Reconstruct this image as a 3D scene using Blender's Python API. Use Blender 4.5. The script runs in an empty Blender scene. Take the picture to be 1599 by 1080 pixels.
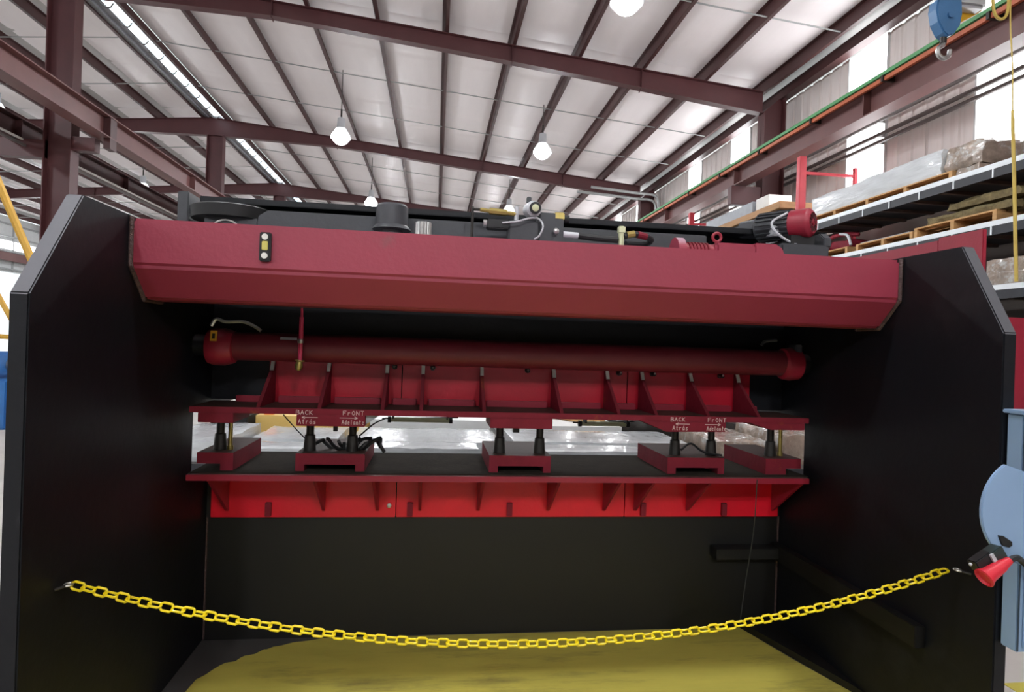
import bpy, bmesh, math, random
from mathutils import Vector, Matrix
random.seed(7)
SC = bpy.context.scene
COL = SC.collection
PI = math.pi

# ------------------------------------------------------------------ camera
CAM_H = 1.5
yaw, roll = math.radians(7.12), math.radians(1.9)
fwd = Vector((math.sin(yaw), math.cos(yaw), 0))
r0 = Vector((math.cos(yaw), -math.sin(yaw), 0))
u0 = Vector((0, 0, 1))
rgt = math.cos(roll)*r0 + math.sin(roll)*u0
upv = -math.sin(roll)*r0 + math.cos(roll)*u0
cd = bpy.data.cameras.new('camera')
cam = bpy.data.objects.new('camera', cd)
COL.objects.link(cam)
cd.sensor_width = 36.0
cd.lens = 960/1599*36.0
cd.clip_start = 0.05
cd.clip_end = 300
M = Matrix((rgt, upv, -fwd)).transposed().to_4x4()
M.translation = Vector((0, 0, CAM_H))
cam.matrix_world = M
SC.camera = cam

# ------------------------------------------------------------------ world, exposure
W = bpy.data.worlds.new('sky')
SC.world = W
W.use_nodes = True
WORLD_STRENGTH = 1.3
W.node_tree.nodes['Background'].inputs[0].default_value = (0.90, 0.98, 1.0, 1)
W.node_tree.nodes['Background'].inputs[1].default_value = WORLD_STRENGTH
SC.view_settings.view_transform = 'Standard'
SC.view_settings.look = 'None'
SC.view_settings.gamma = 1
SC.view_settings.use_curve_mapping = False
SC.view_settings.exposure = 0.18
LAMP_GLOW = 240.0
WINDOW_GLOW = 9.0
SKYLIGHT_GLOW = 3.0
try:
    SC.cycles.use_denoising = True
    SC.cycles.max_bounces = 8
    SC.cycles.diffuse_bounces = 5
    SC.cycles.sample_clamp_indirect = 6.0
    SC.cycles.caustics_reflective = False
    SC.cycles.caustics_refractive = False
except Exception:
    pass

# ------------------------------------------------------------------ materials
def lin(c):
    return tuple(((v/255)/12.92 if v/255 <= 0.04045 else ((v/255+0.055)/1.055)**2.4) for v in c) + (1,)

MATS = {}
def mat(name, rgb, rough=0.5, metal=0.0, var=0.15, scale=6.0, bump=0.0, bscale=40.0, dust=None, dust_amt=0.8, dust_lo=0.75, dust_hi=0.98, spec=0.5,
        spots=None, spot_scale=4.0, spot_lo=0.58, spot_hi=0.72, emit=None, emit_s=0.0, coat=0.0, stretch=None):
    if name in MATS:
        return MATS[name]
    m = bpy.data.materials.new(name)
    m.use_nodes = True
    nt = m.node_tree
    N, L = nt.nodes, nt.links
    b = N['Principled BSDF']
    b.inputs['Roughness'].default_value = rough
    b.inputs['Metallic'].default_value = metal
    b.inputs['Specular IOR Level'].default_value = spec
    b.inputs['Coat Weight'].default_value = coat
    tc = N.new('ShaderNodeTexCoord')
    src = tc.outputs['Object']
    if stretch:
        mp = N.new('ShaderNodeMapping')
        mp.inputs['Scale'].default_value = stretch
        L.new(src, mp.inputs['Vector'])
        src = mp.outputs['Vector']
    nz = N.new('ShaderNodeTexNoise')
    nz.inputs['Scale'].default_value = scale
    nz.inputs['Detail'].default_value = 6
    nz.inputs['Roughness'].default_value = 0.65
    L.new(src, nz.inputs['Vector'])
    base = lin(rgb)
    ramp = N.new('ShaderNodeValToRGB')
    ramp.color_ramp.elements[0].position = 0.3
    ramp.color_ramp.elements[1].position = 0.7
    ramp.color_ramp.elements[0].color = tuple(c*(1-var) for c in base[:3]) + (1,)
    ramp.color_ramp.elements[1].color = tuple(min(1, c*(1+var)) for c in base[:3]) + (1,)
    L.new(nz.outputs['Fac'], ramp.inputs['Fac'])
    out = ramp.outputs['Color']
    def mix(fac, a, colour):
        mx = N.new('ShaderNodeMix')
        mx.data_type = 'RGBA'
        L.new(fac, mx.inputs[0])
        L.new(a, mx.inputs[6])
        mx.inputs[7].default_value = lin(colour)
        return mx.outputs[2]
    if spots:
        n2 = N.new('ShaderNodeTexNoise')
        n2.inputs['Scale'].default_value = spot_scale
        n2.inputs['Detail'].default_value = 8
        n2.inputs['Roughness'].default_value = 0.7
        L.new(src, n2.inputs['Vector'])
        mr = N.new('ShaderNodeMapRange')
        mr.inputs[1].default_value = spot_lo
        mr.inputs[2].default_value = spot_hi
        L.new(n2.outputs['Fac'], mr.inputs[0])
        out = mix(mr.outputs[0], out, spots)
    if dust:                                  # settled shop dust lies on surfaces that face up
        g = N.new('ShaderNodeNewGeometry')
        sx = N.new('ShaderNodeSeparateXYZ')
        L.new(g.outputs['Normal'], sx.inputs[0])
        mr = N.new('ShaderNodeMapRange')
        mr.inputs[1].default_value = dust_lo
        mr.inputs[2].default_value = dust_hi
        mr.inputs[4].default_value = dust_amt
        L.new(sx.outputs['Z'], mr.inputs[0])
        out = mix(mr.outputs[0], out, dust)
    L.new(out, b.inputs['Base Color'])
    if bump:
        n3 = N.new('ShaderNodeTexNoise')
        n3.inputs['Scale'].default_value = bscale
        n3.inputs['Detail'].default_value = 5
        L.new(src, n3.inputs['Vector'])
        bp = N.new('ShaderNodeBump')
        bp.inputs['Strength'].default_value = bump
        bp.inputs['Distance'].default_value = 0.02
        L.new(n3.outputs['Fac'], bp.inputs['Height'])
        L.new(bp.outputs['Normal'], b.inputs['Normal'])
    if emit:
        b.inputs['Emission Color'].default_value = tuple(emit) + (1,)
        b.inputs['Emission Strength'].default_value = emit_s
    MATS[name] = m
    return m

RED = mat('machine red paint', (146, 30, 50), 0.42, var=0.10, scale=3, bump=0.05, bscale=60, dust=(120, 96, 92), dust_amt=0.55)
BEAMRED = mat('cross beam red paint', (150, 51, 70), 0.46, var=0.07, scale=2.2, bump=0.05, bscale=50, dust=(176, 150, 164), dust_amt=0.75, dust_lo=0.4, dust_hi=0.8,
              spots=(120, 78, 78), spot_scale=3.0, spot_lo=0.66, spot_hi=0.82)
TUBERED = mat('shade darkened red paint', (112, 32, 44), 0.5, var=0.15, scale=4, bump=0.05, bscale=60, dust=(70, 54, 52), dust_amt=0.5)  # machine red darkened to paint in the cross beam's shade on the tube
STRIPRED = mat('bright strip red paint', (222, 20, 44), 0.38, var=0.08, scale=4, bump=0.05, bscale=60)  # brighter copy of the bracket red for the lower face strip
BRIGHTRED = mat('bracket red paint', (182, 16, 42), 0.38, var=0.12, scale=4, bump=0.05, bscale=60, dust=(92, 82, 70), dust_amt=0.9)
RUSTRED = mat('rusty red paint', (122, 32, 46), 0.62, spec=0.2, var=0.15, scale=8, bump=0.1, dust=(58, 50, 42), dust_amt=0.9,
              spots=(150, 78, 40), spot_scale=5, spot_lo=0.6, spot_hi=0.72)
BLACK = mat('semi gloss black paint', (10, 12, 18), 0.5, var=0.2, scale=2.5, bump=0.06, bscale=30, dust=(140, 140, 146), dust_amt=0.75, dust_lo=0.3, dust_hi=0.75, spec=0.35, spots=(34, 34, 38), spot_scale=2.0, spot_lo=0.56, spot_hi=0.8)
PANELBLACK = mat('bed panel black paint', (14, 13, 12), 0.5, var=0.12, scale=2.0, bump=0.04, bscale=20)
DARKSTEEL = mat('oily dark steel', (44, 41, 38), 0.45, metal=0.35, var=0.3, scale=20, bump=0.1)
BEDTOP = mat('dusty bed steel', (50, 45, 39), 0.9, spec=0.08, var=0.25, scale=12, bump=0.15, bscale=70)
GREYBLACK = mat('grey black enamel', (58, 60, 64), 0.45, var=0.15, scale=8, bump=0.06)
STEEL = mat('bright zinc steel', (190, 190, 188), 0.32, metal=0.85, var=0.1, scale=12)
WELD = mat('weld seam', (84, 64, 62), 0.55, var=0.3, scale=40, bump=0.6, bscale=120)
BRASS = mat('brass fitting', (168, 150, 88), 0.35, metal=0.8, var=0.15)
WHITEPAINT = mat('white paint', (226, 224, 218), 0.5, var=0.06)
CHALK = mat('white paint marker', (222, 196, 192), 0.6, var=0.1, scale=60)
YELLOWLABEL = mat('yellow label', (214, 158, 40), 0.5, var=0.08)
VIAL = mat('yellow vial', (206, 196, 110), 0.2, var=0.05)
RUBBER = mat('black rubber', (22, 22, 23), 0.55, var=0.2)
PINKRED = mat('pink red hose', (196, 56, 92), 0.4, var=0.1)
YCHAIN = mat('yellow plastic chain', (240, 216, 20), 0.35, var=0.04, scale=30, coat=0.2)
MAROON = mat('maroon primer steel', (80, 42, 44), 0.5, var=0.10, scale=2.5, bump=0.03, bscale=20)
MAROONDARK = mat('maroon primer purlin', (70, 40, 40), 0.5, var=0.10, scale=2.5)
RUNWAY = mat('runway beam primer', (108, 70, 68), 0.5, var=0.12, scale=1.5, bump=0.03)
INSUL = mat('white vinyl insulation facing', (250, 243, 244), 0.45, var=0.035, scale=2.0, bump=0.12, bscale=5)
ROOFSHEET = mat('roof sheet', (190, 186, 184), 0.5, var=0.05)
WALLPANEL = mat('fluted wall panel', (226, 218, 214), 0.55, var=0.05, scale=1.2, stretch=(1, 6, 0.5), spots=(196, 184, 178), spot_scale=1.2, spot_lo=0.5, spot_hi=0.8)
WALLBASE = mat('dirty lower wall', (92, 84, 80), 0.7, var=0.15, scale=2)
WALLWHITE = mat('white wall liner', (208, 210, 210), 0.5, var=0.06)
GLOW = mat('translucent window panel', (240, 240, 240), 0.4, var=0.01, emit=(0.97, 0.98, 1.0), emit_s=WINDOW_GLOW)
SKYGLOW = mat('ridge skylight panel', (230, 240, 250), 0.4, var=0.01, emit=(0.74, 0.90, 1.0), emit_s=SKYLIGHT_GLOW)
LAMPGLOW = mat('lamp lens', (255, 255, 255), 0.3, var=0.0, emit=(0.93, 0.96, 1.0), emit_s=LAMP_GLOW)
LAMPSTRONG = mat('boosted unseen lamp lens', (255, 255, 255), 0.3, var=0.0, emit=(0.93, 0.96, 1.0), emit_s=LAMP_GLOW*1.75)  # boosted for unseen lamps, to brighten the press front
TUBEGLOW = mat('fluorescent tube', (255, 255, 255), 0.3, var=0.0, emit=(0.95, 0.98, 1.0), emit_s=6.0)
LAMPHOUSE = mat('grey enamel housing', (196, 198, 202), 0.4, metal=0.3, var=0.05)
LAMPSHADE = mat('translucent lamp reflector', (220, 224, 230), 0.4, var=0.03, emit=(0.93, 0.96, 1.0), emit_s=4.5)
CONCRETE = mat('concrete floor', (184, 180, 174), 0.6, var=0.12, scale=1.2, bump=0.08, bscale=30, spots=(116, 112, 106), spot_scale=0.8)
YPAINT = mat('worn yellow floor paint', (192, 180, 82), 0.5, var=0.10, scale=2.5, bump=0.06, bscale=30, spots=(120, 108, 60), spot_scale=2.2, spot_lo=0.52, spot_hi=0.75, stretch=(0.6, 2.6, 1))
FLOORSHADE = mat('painted floor shade', (74, 72, 70), 0.5, var=0.12, scale=3)  # dark tone for concrete that lies in shade beside the plates
WOOD = mat('pale pallet wood', (196, 152, 100), 0.7, var=0.22, scale=5, bump=0.2, bscale=25, stretch=(1, 0.25, 4))
PLY = mat('plywood', (176, 134, 92), 0.65, var=0.15, scale=5, stretch=(1, 0.3, 8))
MOSSWOOD = mat('weathered timber', (120, 106, 72), 0.85, var=0.4, scale=14, bump=0.5, bscale=30)
WRAP = mat('clear plastic wrap over sheets', (206, 210, 212), 0.16, var=0.14, scale=3.0, bump=0.45, bscale=7, stretch=(1.5, 0.6, 4), coat=0.5)
WRAPBROWN = mat('plastic wrap over brown carton', (150, 134, 120), 0.18, var=0.35, scale=6, bump=0.6, bscale=16, spots=(196, 196, 192), spot_scale=5, spot_lo=0.5, spot_hi=0.62, coat=0.5)
SHEETWHITE = mat('white sheet stack', (226, 228, 226), 0.4, var=0.05)
SHEETYELLOW = mat('cream paper sheet', (226, 190, 108), 0.5, var=0.05)
GREYSTUFF = mat('grey slab', (160, 164, 170), 0.5, var=0.1)
RACKBLACK = mat('rack black steel', (40, 42, 48), 0.45, var=0.15, dust=(90, 84, 80), dust_amt=0.6)
RACKRED = mat('rack red paint', (200, 62, 74), 0.45, var=0.08)
RACKWHITE = mat('rack white edge strip', (238, 244, 248), 0.45, var=0.05)
UNDERBROWN = mat('rusty cross bar', (112, 92, 84), 0.6, var=0.25, scale=8)
CABBLUE = mat('pale blue enamel', (138, 166, 198), 0.42, var=0.05, scale=3)
CABDARK = mat('dark cabinet gap', (44, 60, 76), 0.6, var=0.1)
PLUGRED = mat('red plug plastic', (206, 40, 56), 0.4, var=0.06)
PLUGBLACK = mat('green black socket', (40, 52, 50), 0.4, var=0.1)
HOISTBLUE = mat('hoist blue paint', (66, 112, 156), 0.4, var=0.12, scale=6)
HOISTYELLOW = mat('hoist yellow paint', (222, 170, 40), 0.45, var=0.1)
CABLEYELLOW = mat('yellow cable', (206, 180, 90), 0.5, var=0.08)
GANTRYYELLOW = mat('yellow gantry paint', (214, 166, 60), 0.45, var=0.08)
GREENBAR = mat('green conductor bar', (84, 150, 96), 0.5, var=0.12)
ORANGEBAR = mat('orange conductor bar', (178, 92, 58), 0.5, var=0.2, scale=3)
MACHBLUE = mat('blue machine paint', (54, 112, 178), 0.4, var=0.1)
CURBGREY = mat('grey skylight curb', (120, 118, 122), 0.5, var=0.12, scale=4)
GREYPIPE = mat('grey conduit', (166, 168, 168), 0.4, metal=0.4, var=0.08)
DARKPIPE = mat('dark pipe', (92, 86, 84), 0.5, var=0.1)
ORANGE = mat('orange plastic', (232, 104, 40), 0.5, var=0.1)
PALEGREEN = mat('pale green tube', (206, 212, 172), 0.35, var=0.06)

# ------------------------------------------------------------------ mesh helpers
ORG = {}
class B:
    """collects shapes in world coordinates; obj() links them as one mesh object"""
    def __init__(s):
        s.bm = bmesh.new()
        s.mi = 0
    def face(s, vs):
        try:
            f = s.bm.faces.new(vs)
            f.material_index = s.mi
            return f
        except ValueError:
            return None
    def box(s, x0, x1, y0, y1, z0, z1):
        v = [s.bm.verts.new((x, y, z)) for x in (x0, x1) for y in (y0, y1) for z in (z0, z1)]
        for q in ((0, 1, 3, 2), (4, 6, 7, 5), (0, 4, 5, 1), (2, 3, 7, 6), (0, 2, 6, 4), (1, 5, 7, 3)):
            s.face([v[i] for i in q])
        return s
    def obox(s, c, ax, ay, az):
        c = Vector(c); ax = Vector(ax); ay = Vector(ay); az = Vector(az)
        v = [s.bm.verts.new(c+i*ax+j*ay+k*az) for i in (-1, 1) for j in (-1, 1) for k in (-1, 1)]
        for q in ((0, 1, 3, 2), (4, 6, 7, 5), (0, 4, 5, 1), (2, 3, 7, 6), (0, 2, 6, 4), (1, 5, 7, 3)):
            s.face([v[i] for i in q])
        return s
    def prism(s, pts, axis, a0, a1):
        def mk(p, a):
            if axis == 'x': return (a, p[0], p[1])
            if axis == 'y': return (p[0], a, p[1])
            return (p[0], p[1], a)
        A = [s.bm.verts.new(mk(p, a0)) for p in pts]
        Bv = [s.bm.verts.new(mk(p, a1)) for p in pts]
        n = len(pts)
        s.face(A); s.face(Bv[::-1])
        for i in range(n):
            s.face([A[i], Bv[i], Bv[(i+1) % n], A[(i+1) % n]])
        return s
    def frame(s, d):
        d = Vector(d).normalized()
        a = Vector((0, 0, 1)) if abs(d.z) < 0.9 else Vector((1, 0, 0))
        x = d.cross(a).normalized()
        return x, d.cross(x).normalized()
    def lathe(s, o, d, prof, n=20):
        """prof: list of (distance along d, radius)"""
        o = Vector(o); d = Vector(d).normalized()
        x, y = s.frame(d)
        rings = []
        for t, r in prof:
            if r < 1e-6:
                rings.append([s.bm.verts.new(o+d*t)])
            else:
                rings.append([s.bm.verts.new(o+d*t+(x*math.cos(2*PI*i/n)+y*math.sin(2*PI*i/n))*r) for i in range(n)])
        for a, b in zip(rings, rings[1:]):
            for i in range(n):
                j = (i+1) % n
                if len(a) == 1 and len(b) == 1: break
                if len(a) == 1: s.face([a[0], b[j], b[i]])
                elif len(b) == 1: s.face([a[i], a[j], b[0]])
                else: s.face([a[i], a[j], b[j], b[i]])
        if len(rings[0]) > 1: s.face(rings[0][::-1])
        if len(rings[-1]) > 1: s.face(rings[-1])
        return s
    def cyl(s, p0, p1, r0, r1=None, n=14):
        p0 = Vector(p0); p1 = Vector(p1)
        return s.lathe(p0, p1-p0, [(0, r0), ((p1-p0).length, r0 if r1 is None else r1)], n)
    def tube(s, path, r, n=8, closed=False):
        P = [Vector(p) for p in path]
        m = len(P)
        rings = []
        px = None
        for i in range(m):
            if closed: d = P[(i+1) % m]-P[i-1]
            else: d = P[min(i+1, m-1)]-P[max(i-1, 0)]
            d.normalize()
            if px is None:
                x, y = s.frame(d)
            else:
                x = (px-d*px.dot(d)).normalized()
                y = d.cross(x)
            px = x
            rings.append([s.bm.verts.new(P[i]+(x*math.cos(2*PI*k/n)+y*math.sin(2*PI*k/n))*r) for k in range(n)])
        for i in range(m if closed else m-1):
            a, b = rings[i], rings[(i+1) % m]
            for k in range(n):
                s.face([a[k], a[(k+1) % n], b[(k+1) % n], b[k]])
        if not closed:
            s.face(rings[0][::-1]); s.face(rings[-1])
        return s
    def sphere(s, c, r, u=14, v=8, sz=1.0):
        c = Vector(c)
        return s.lathe(c-Vector((0, 0, r*sz)), (0, 0, 1), [(r*sz*(1-math.cos(PI*i/v)), r*math.sin(PI*i/v)) for i in range(v+1)], u)
    def mesh(s, name, mats, org, bevel=0.0, smooth=True):
        if bevel > 0:
            s.bm.normal_update()
            ed = [e for e in s.bm.edges if len(e.link_faces) == 2 and e.calc_face_angle(0) > 0.5]
            bmesh.ops.bevel(s.bm, geom=ed, offset=bevel, segments=2, affect='EDGES', clamp_overlap=True)
        bmesh.ops.recalc_face_normals(s.bm, faces=s.bm.faces[:])
        bmesh.ops.translate(s.bm, verts=s.bm.verts[:], vec=-Vector(org))
        me = bpy.data.meshes.new(name)
        s.bm.to_mesh(me)
        s.bm.free()
        for m in (mats if isinstance(mats, (list, tuple)) else [mats]):
            me.materials.append(m)
        if smooth:
            me.polygons.foreach_set('use_smooth', [True]*len(me.polygons))
            me.set_sharp_from_angle(angle=0.6)
        return me
    def obj(s, name, mats, parent=None, org=None, bevel=0.0, smooth=True):
        if parent is not None:
            org = ORG[parent.name]
        elif org is None:
            vs = [v.co for v in s.bm.verts]
            org = (sum(v.x for v in vs)/len(vs), sum(v.y for v in vs)/len(vs), min(v.z for v in vs))
        me = s.mesh(name, mats, org, bevel, smooth)
        o = bpy.data.objects.new(name, me)
        COL.objects.link(o)
        if parent is not None: o.parent = parent
        else: o.location = org
        ORG[o.name] = tuple(org)
        return o

def tag(o, label=None, cat=None, group=None, kind=None):
    if label: o['label'] = label
    if cat: o['category'] = cat
    if group: o['group'] = group
    if kind: o['kind'] = kind
    return o
def thing(name, loc, label=None, cat=None, group=None, kind=None):
    o = bpy.data.objects.new(name, None)
    o.empty_display_size = 0.1
    COL.objects.link(o)
    o.location = loc
    ORG[o.name] = tuple(loc)
    return tag(o, label, cat, group, kind)
def link_copy(src, parent, loc=None):
    c = src.copy()
    COL.objects.link(c)
    c.parent = parent
    if loc is not None: c.location = loc
    return c
def copy_thing(src, loc, label, group=None):
    r = src.copy()
    COL.objects.link(r)
    r.location = loc
    r['label'] = label
    if group: r['group'] = group
    for ch in list(src.children):
        c = link_copy(ch, r)
        for g in list(ch.children):
            link_copy(g, c)
    ORG[r.name] = tuple(loc)
    return r
def catmull(pts, k=6):
    P = [Vector(p) for p in pts]
    P = [2*P[0]-P[1]] + P + [2*P[-1]-P[-2]]
    out = []
    for i in range(1, len(P)-2):
        for j in range(k):
            t = j/k
            a, b, c, d = P[i-1], P[i], P[i+1], P[i+2]
            out.append(0.5*((2*b)+(c-a)*t+(2*a-5*b+4*c-d)*t*t+(3*b-a-3*c+d)*t**3))
    out.append(P[-2])
    return out

# ================================================================== BUILDING
XL, XR = -20.5, 7.15
YB, YF = -15.0, 42.3
RIDGE = -6.8
FR = [-10.9, -3.3, 4.28, 11.9, 19.5, 27.1, 34.7, 42.1]
SL = 0.0903
def ztop(x):                              # underside of purlins / top of rafters
    return 7.44-SL*x if x >= RIDGE else 7.44-SL*(2*RIDGE-x)

floor = B().box(XL-0.3, XR+0.3, YB, YF+0.3, -0.25, 0.0).obj('floor', CONCRETE, org=(0, 0, 0), smooth=False)
tag(floor, 'grey concrete workshop floor', kind='structure')
pp = [(-0.96, 0.3), (-1.06, 1.2), (-1.04, 2.2), (-0.995, 2.73), (-0.94, 2.9), (-0.83, 3.02), (-0.72, 3.1), (-0.52, 3.18), (1.70, 3.18), (1.80, 2.83), (1.90, 2.54), (1.93, 2.0), (2.2, 0.3)]
B().box(-1.4, 2.3, 0.8, 3.187, -0.02, 0.0015).obj('painted_floor_shade', FLOORSHADE, floor, smooth=False)  # dark sheet that paints in the shade on the concrete around the press
rp = random.Random(9)
pp = [(p.x+rp.uniform(-.012, .012), p.y+rp.uniform(-.008, .008)) for p in catmull([(a, b, 0) for a, b in pp[1:8]], 5)]+pp[8:12]+[(2.0, 1.2)]
B().prism(pp, 'z', -0.02, 0.003).obj('yellow_floor_paint', YPAINT, floor, smooth=False)['label'] = 'worn yellow painted floor patch in front of the press'
B().prism([(2.68, 1.2), (2.80, 1.2), (2.80, 2.56), (2.68, 2.56)], 'z', -0.02, 0.003).obj('yellow_floor_line', YPAINT, floor, smooth=False)

# ---- roof
roof = B()
for a, b in ((RIDGE+0.35, XR+0.4), (XL-0.4, RIDGE-0.35)):
    roof.prism([(a, ztop(a)+0.34), (b, ztop(b)+0.34), (b, ztop(b)+0.39), (a, ztop(a)+0.39)], 'y', YB, YF+0.3)
ceiling = tag(roof.obj('ceiling', ROOFSHEET, org=(0, 0, 7), smooth=False), 'pitched metal roof lined with white insulation', kind='structure')
PX = [-6.5+1.3*i for i in range(11)]                   # right slope purlins
PXL = [2*RIDGE-x for x in PX]
DEP = 0.22
# purlin mesh: a Z section one bay long; insulation: one strip between purlins, sagging, with seams
def zsec(sg):
    b = B()
    b.box(-0.004, 0.004, 0, 1, 0.0, DEP)
    b.box(-0.004 if sg > 0 else -0.065, 0.065 if sg > 0 else 0.004, 0, 1, 0.0, 0.006)
    b.box(-0.065 if sg > 0 else -0.004, 0.004 if sg > 0 else 0.065, 0, 1, DEP-0.006, DEP)
    return b.mesh('purlin', MAROONDARK, (0, 0, 0), smooth=False)
zr = zsec(1); zl = zsec(-1)
def strip(sg):
    bm = bmesh.new()
    nx, seams = 6, 5
    ys = []
    for k in range(seams):
        ys += [k/seams+0.004, k/seams+0.012, k/seams+0.03, (k+0.5)/seams, (k+1)/seams-0.03, (k+1)/seams-0.012]
    ys = [0.0]+ys+[1.0]
    g = []
    for y in ys:
        fr = (y*seams) % 1
        seam = max(0, 1-min(fr, 1-fr)/0.06)
        row = []
        for i in range(nx+1):
            t = i/nx
            x = t*1.3
            z = 0.02-sg*0-SL*sg*x-0.055*math.sin(PI*t)**0.8*(1-0.3*seam)+0.02*seam*math.sin(PI*t)
            row.append(bm.verts.new((x, y, DEP+z)))
        g.append(row)
    for a, b in zip(g, g[1:]):
        for i in range(nx):
            bm.faces.new((a[i], a[i+1], b[i+1], b[i]))
    bmesh.ops.recalc_face_normals(bm, faces=bm.faces[:])
    me = bpy.data.meshes.new('insulation_panel')
    bm.to_mesh(me); bm.free()
    me.materials.append(INSUL)
    me.polygons.foreach_set('use_smooth', [True]*len(me.polygons))
    return me
sr = strip(1); sl_ = strip(-1)
def put(me, name, loc, sy, parent=ceiling):
    o = bpy.data.objects.new(name, me)
    COL.objects.link(o)
    o.parent = parent
    p = ORG[parent.name]
    o.location = (loc[0]-p[0], loc[1]-p[1], loc[2]-p[2])
    o.scale = (1, sy, 1)
    return o
for k in range(2, 7):
    y0, L = FR[k], FR[k+1]-FR[k]
    for i, x in enumerate(PX):
        put(zr, 'purlin', (x, y0, ztop(x)), L)
        if i < 10: put(sr, 'insulation_panel', (x, y0, ztop(x)), L)
    for i, x in enumerate(PXL):
        put(zl, 'purlin', (x, y0, ztop(x)), L)
        if i < 10: put(sl_, 'insulation_panel', (x-1.3, y0, ztop(x)), L)
    # thin bridging rods across the purlins
    for f in (0.36, 0.68):
        yy = y0+f*L
        B().tube([(RIDGE+0.4, yy, ztop(RIDGE+0.4)+0.03), (6.5, yy, ztop(6.5)+0.03)], 0.014, 5).obj('bridging_rod', GREYPIPE, ceiling)
        B().tube([(RIDGE-0.4, yy, ztop(RIDGE-0.4)+0.03), (-20.1, yy, ztop(-20.1)+0.03)], 0.014, 5).obj('bridging_rod', GREYPIPE, ceiling)
    # eave strut along the wall
    B().box(6.86, 7.04, y0, y0+L, ztop(7.0)-0.06, ztop(7.0)+0.14).obj('eave_strut', MAROONDARK, ceiling, smooth=False)
    # ridge skylight: glowing panel, grey gutter cheek and wire guards
    g = B().box(-6.79, -6.58, y0+0.12, y0+L-0.12, 8.075, 8.09).obj('skylight_pane', SKYGLOW, ceiling, smooth=False)
    B().prism([(-7.12, 8.06), (-6.79, 8.085), (-6.79, 8.28), (-7.12, 8.28)], 'y', y0, y0+L).box(-6.98, -6.95, y0, y0+L, 8.03, 8.08).obj('skylight_curb', CURBGREY, ceiling, smooth=False)
    for q in range(10):
        yy = y0+(q+0.5)*L/10
        B().tube(catmull([(-6.85, yy, 8.07), (-6.78, yy+0.12, 8.0), (-6.68, yy+0.18, 7.99), (-6.58, yy+0.12, 8.05)], 4), 0.018, 4).obj('skylight_guard_wire', DARKPIPE, ceiling)
# near bays behind the camera: plain lining so the roof goes on
for k in range(-1, 2):
    y0, y1 = YB if k == -1 else FR[k], FR[k+1]
    for a, b in ((RIDGE+0.3, XR), (XL, RIDGE-0.3)):
        B().prism([(a, ztop(a)+0.17), (b, ztop(b)+0.17), (b, ztop(b)+0.2), (a, ztop(a)+0.2)], 'y', y0, y1).obj('insulation_panel', INSUL, ceiling, smooth=False)

# ---- rafters
def rbot(x):
    x = x if x >= RIDGE else 2*RIDGE-x
    pts = [(-6.8, 7.53), (-3.2, 7.45), (0, 7.14), (3.0, 6.83), (6.75, 6.39)]
    for (a, za), (b, zb) in zip(pts, pts[1:]):
        if x <= b: return za+(zb-za)*(x-a)/(b-a)
    return pts[-1][1]
RL = {3: 'maroon roof rafter nearest the camera, crossing above the whole press', 4: 'second maroon roof rafter back, meeting the second left column',
      5: 'third maroon roof rafter back, just above the press top', 6: 'fourth maroon roof rafter back, low over the press top edge', 2: 'maroon roof rafter overhead in front of the hoist hook',
      1: 'maroon roof rafter behind the camera', 7: 'maroon end rafter against the far end wall'}
for k in range(2, 8):
    y = FR[k]
    b = B()
    for s in (1, -1):
        xs = [RIDGE, -3.2, 0, 3.0, 6.5]
        X = lambda x: x if s > 0 else 2*RIDGE-x
        for x0, x1 in zip(xs, xs[1:]):
            b.prism([(X(x0), rbot(x0)), (X(x1), rbot(x1)), (X(x1), ztop(x1)), (X(x0), ztop(x0))], 'y', y-0.006, y+0.006)
            b.prism([(X(x0), rbot(x0)-0.012), (X(x1), rbot(x1)-0.012), (X(x1), rbot(x1)), (X(x0), rbot(x0))], 'y', y-0.09, y+0.09)
            b.prism([(X(x0), ztop(x0)-0.012), (X(x1), ztop(x1)-0.012), (X(x1), ztop(x1)-0.001), (X(x0), ztop(x0)-0.001)], 'y', y-0.09, y+0.09)
    r = thing('roof_rafter', (RIDGE, y, 7.5), RL[k], 'rafter', 'maroon roof rafters')
    b.obj('rafter_web', MAROON, r, smooth=False)
    for x in (-3.2, 1.3, 3.9, -10.4, -14.0):
        st = B().box(x-0.005, x+0.005, y-0.085, y+0.085, rbot(x)-0.05, ztop(x)-0.012)
        st.obj('stiffener', MAROON, r, smooth=False)

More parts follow.
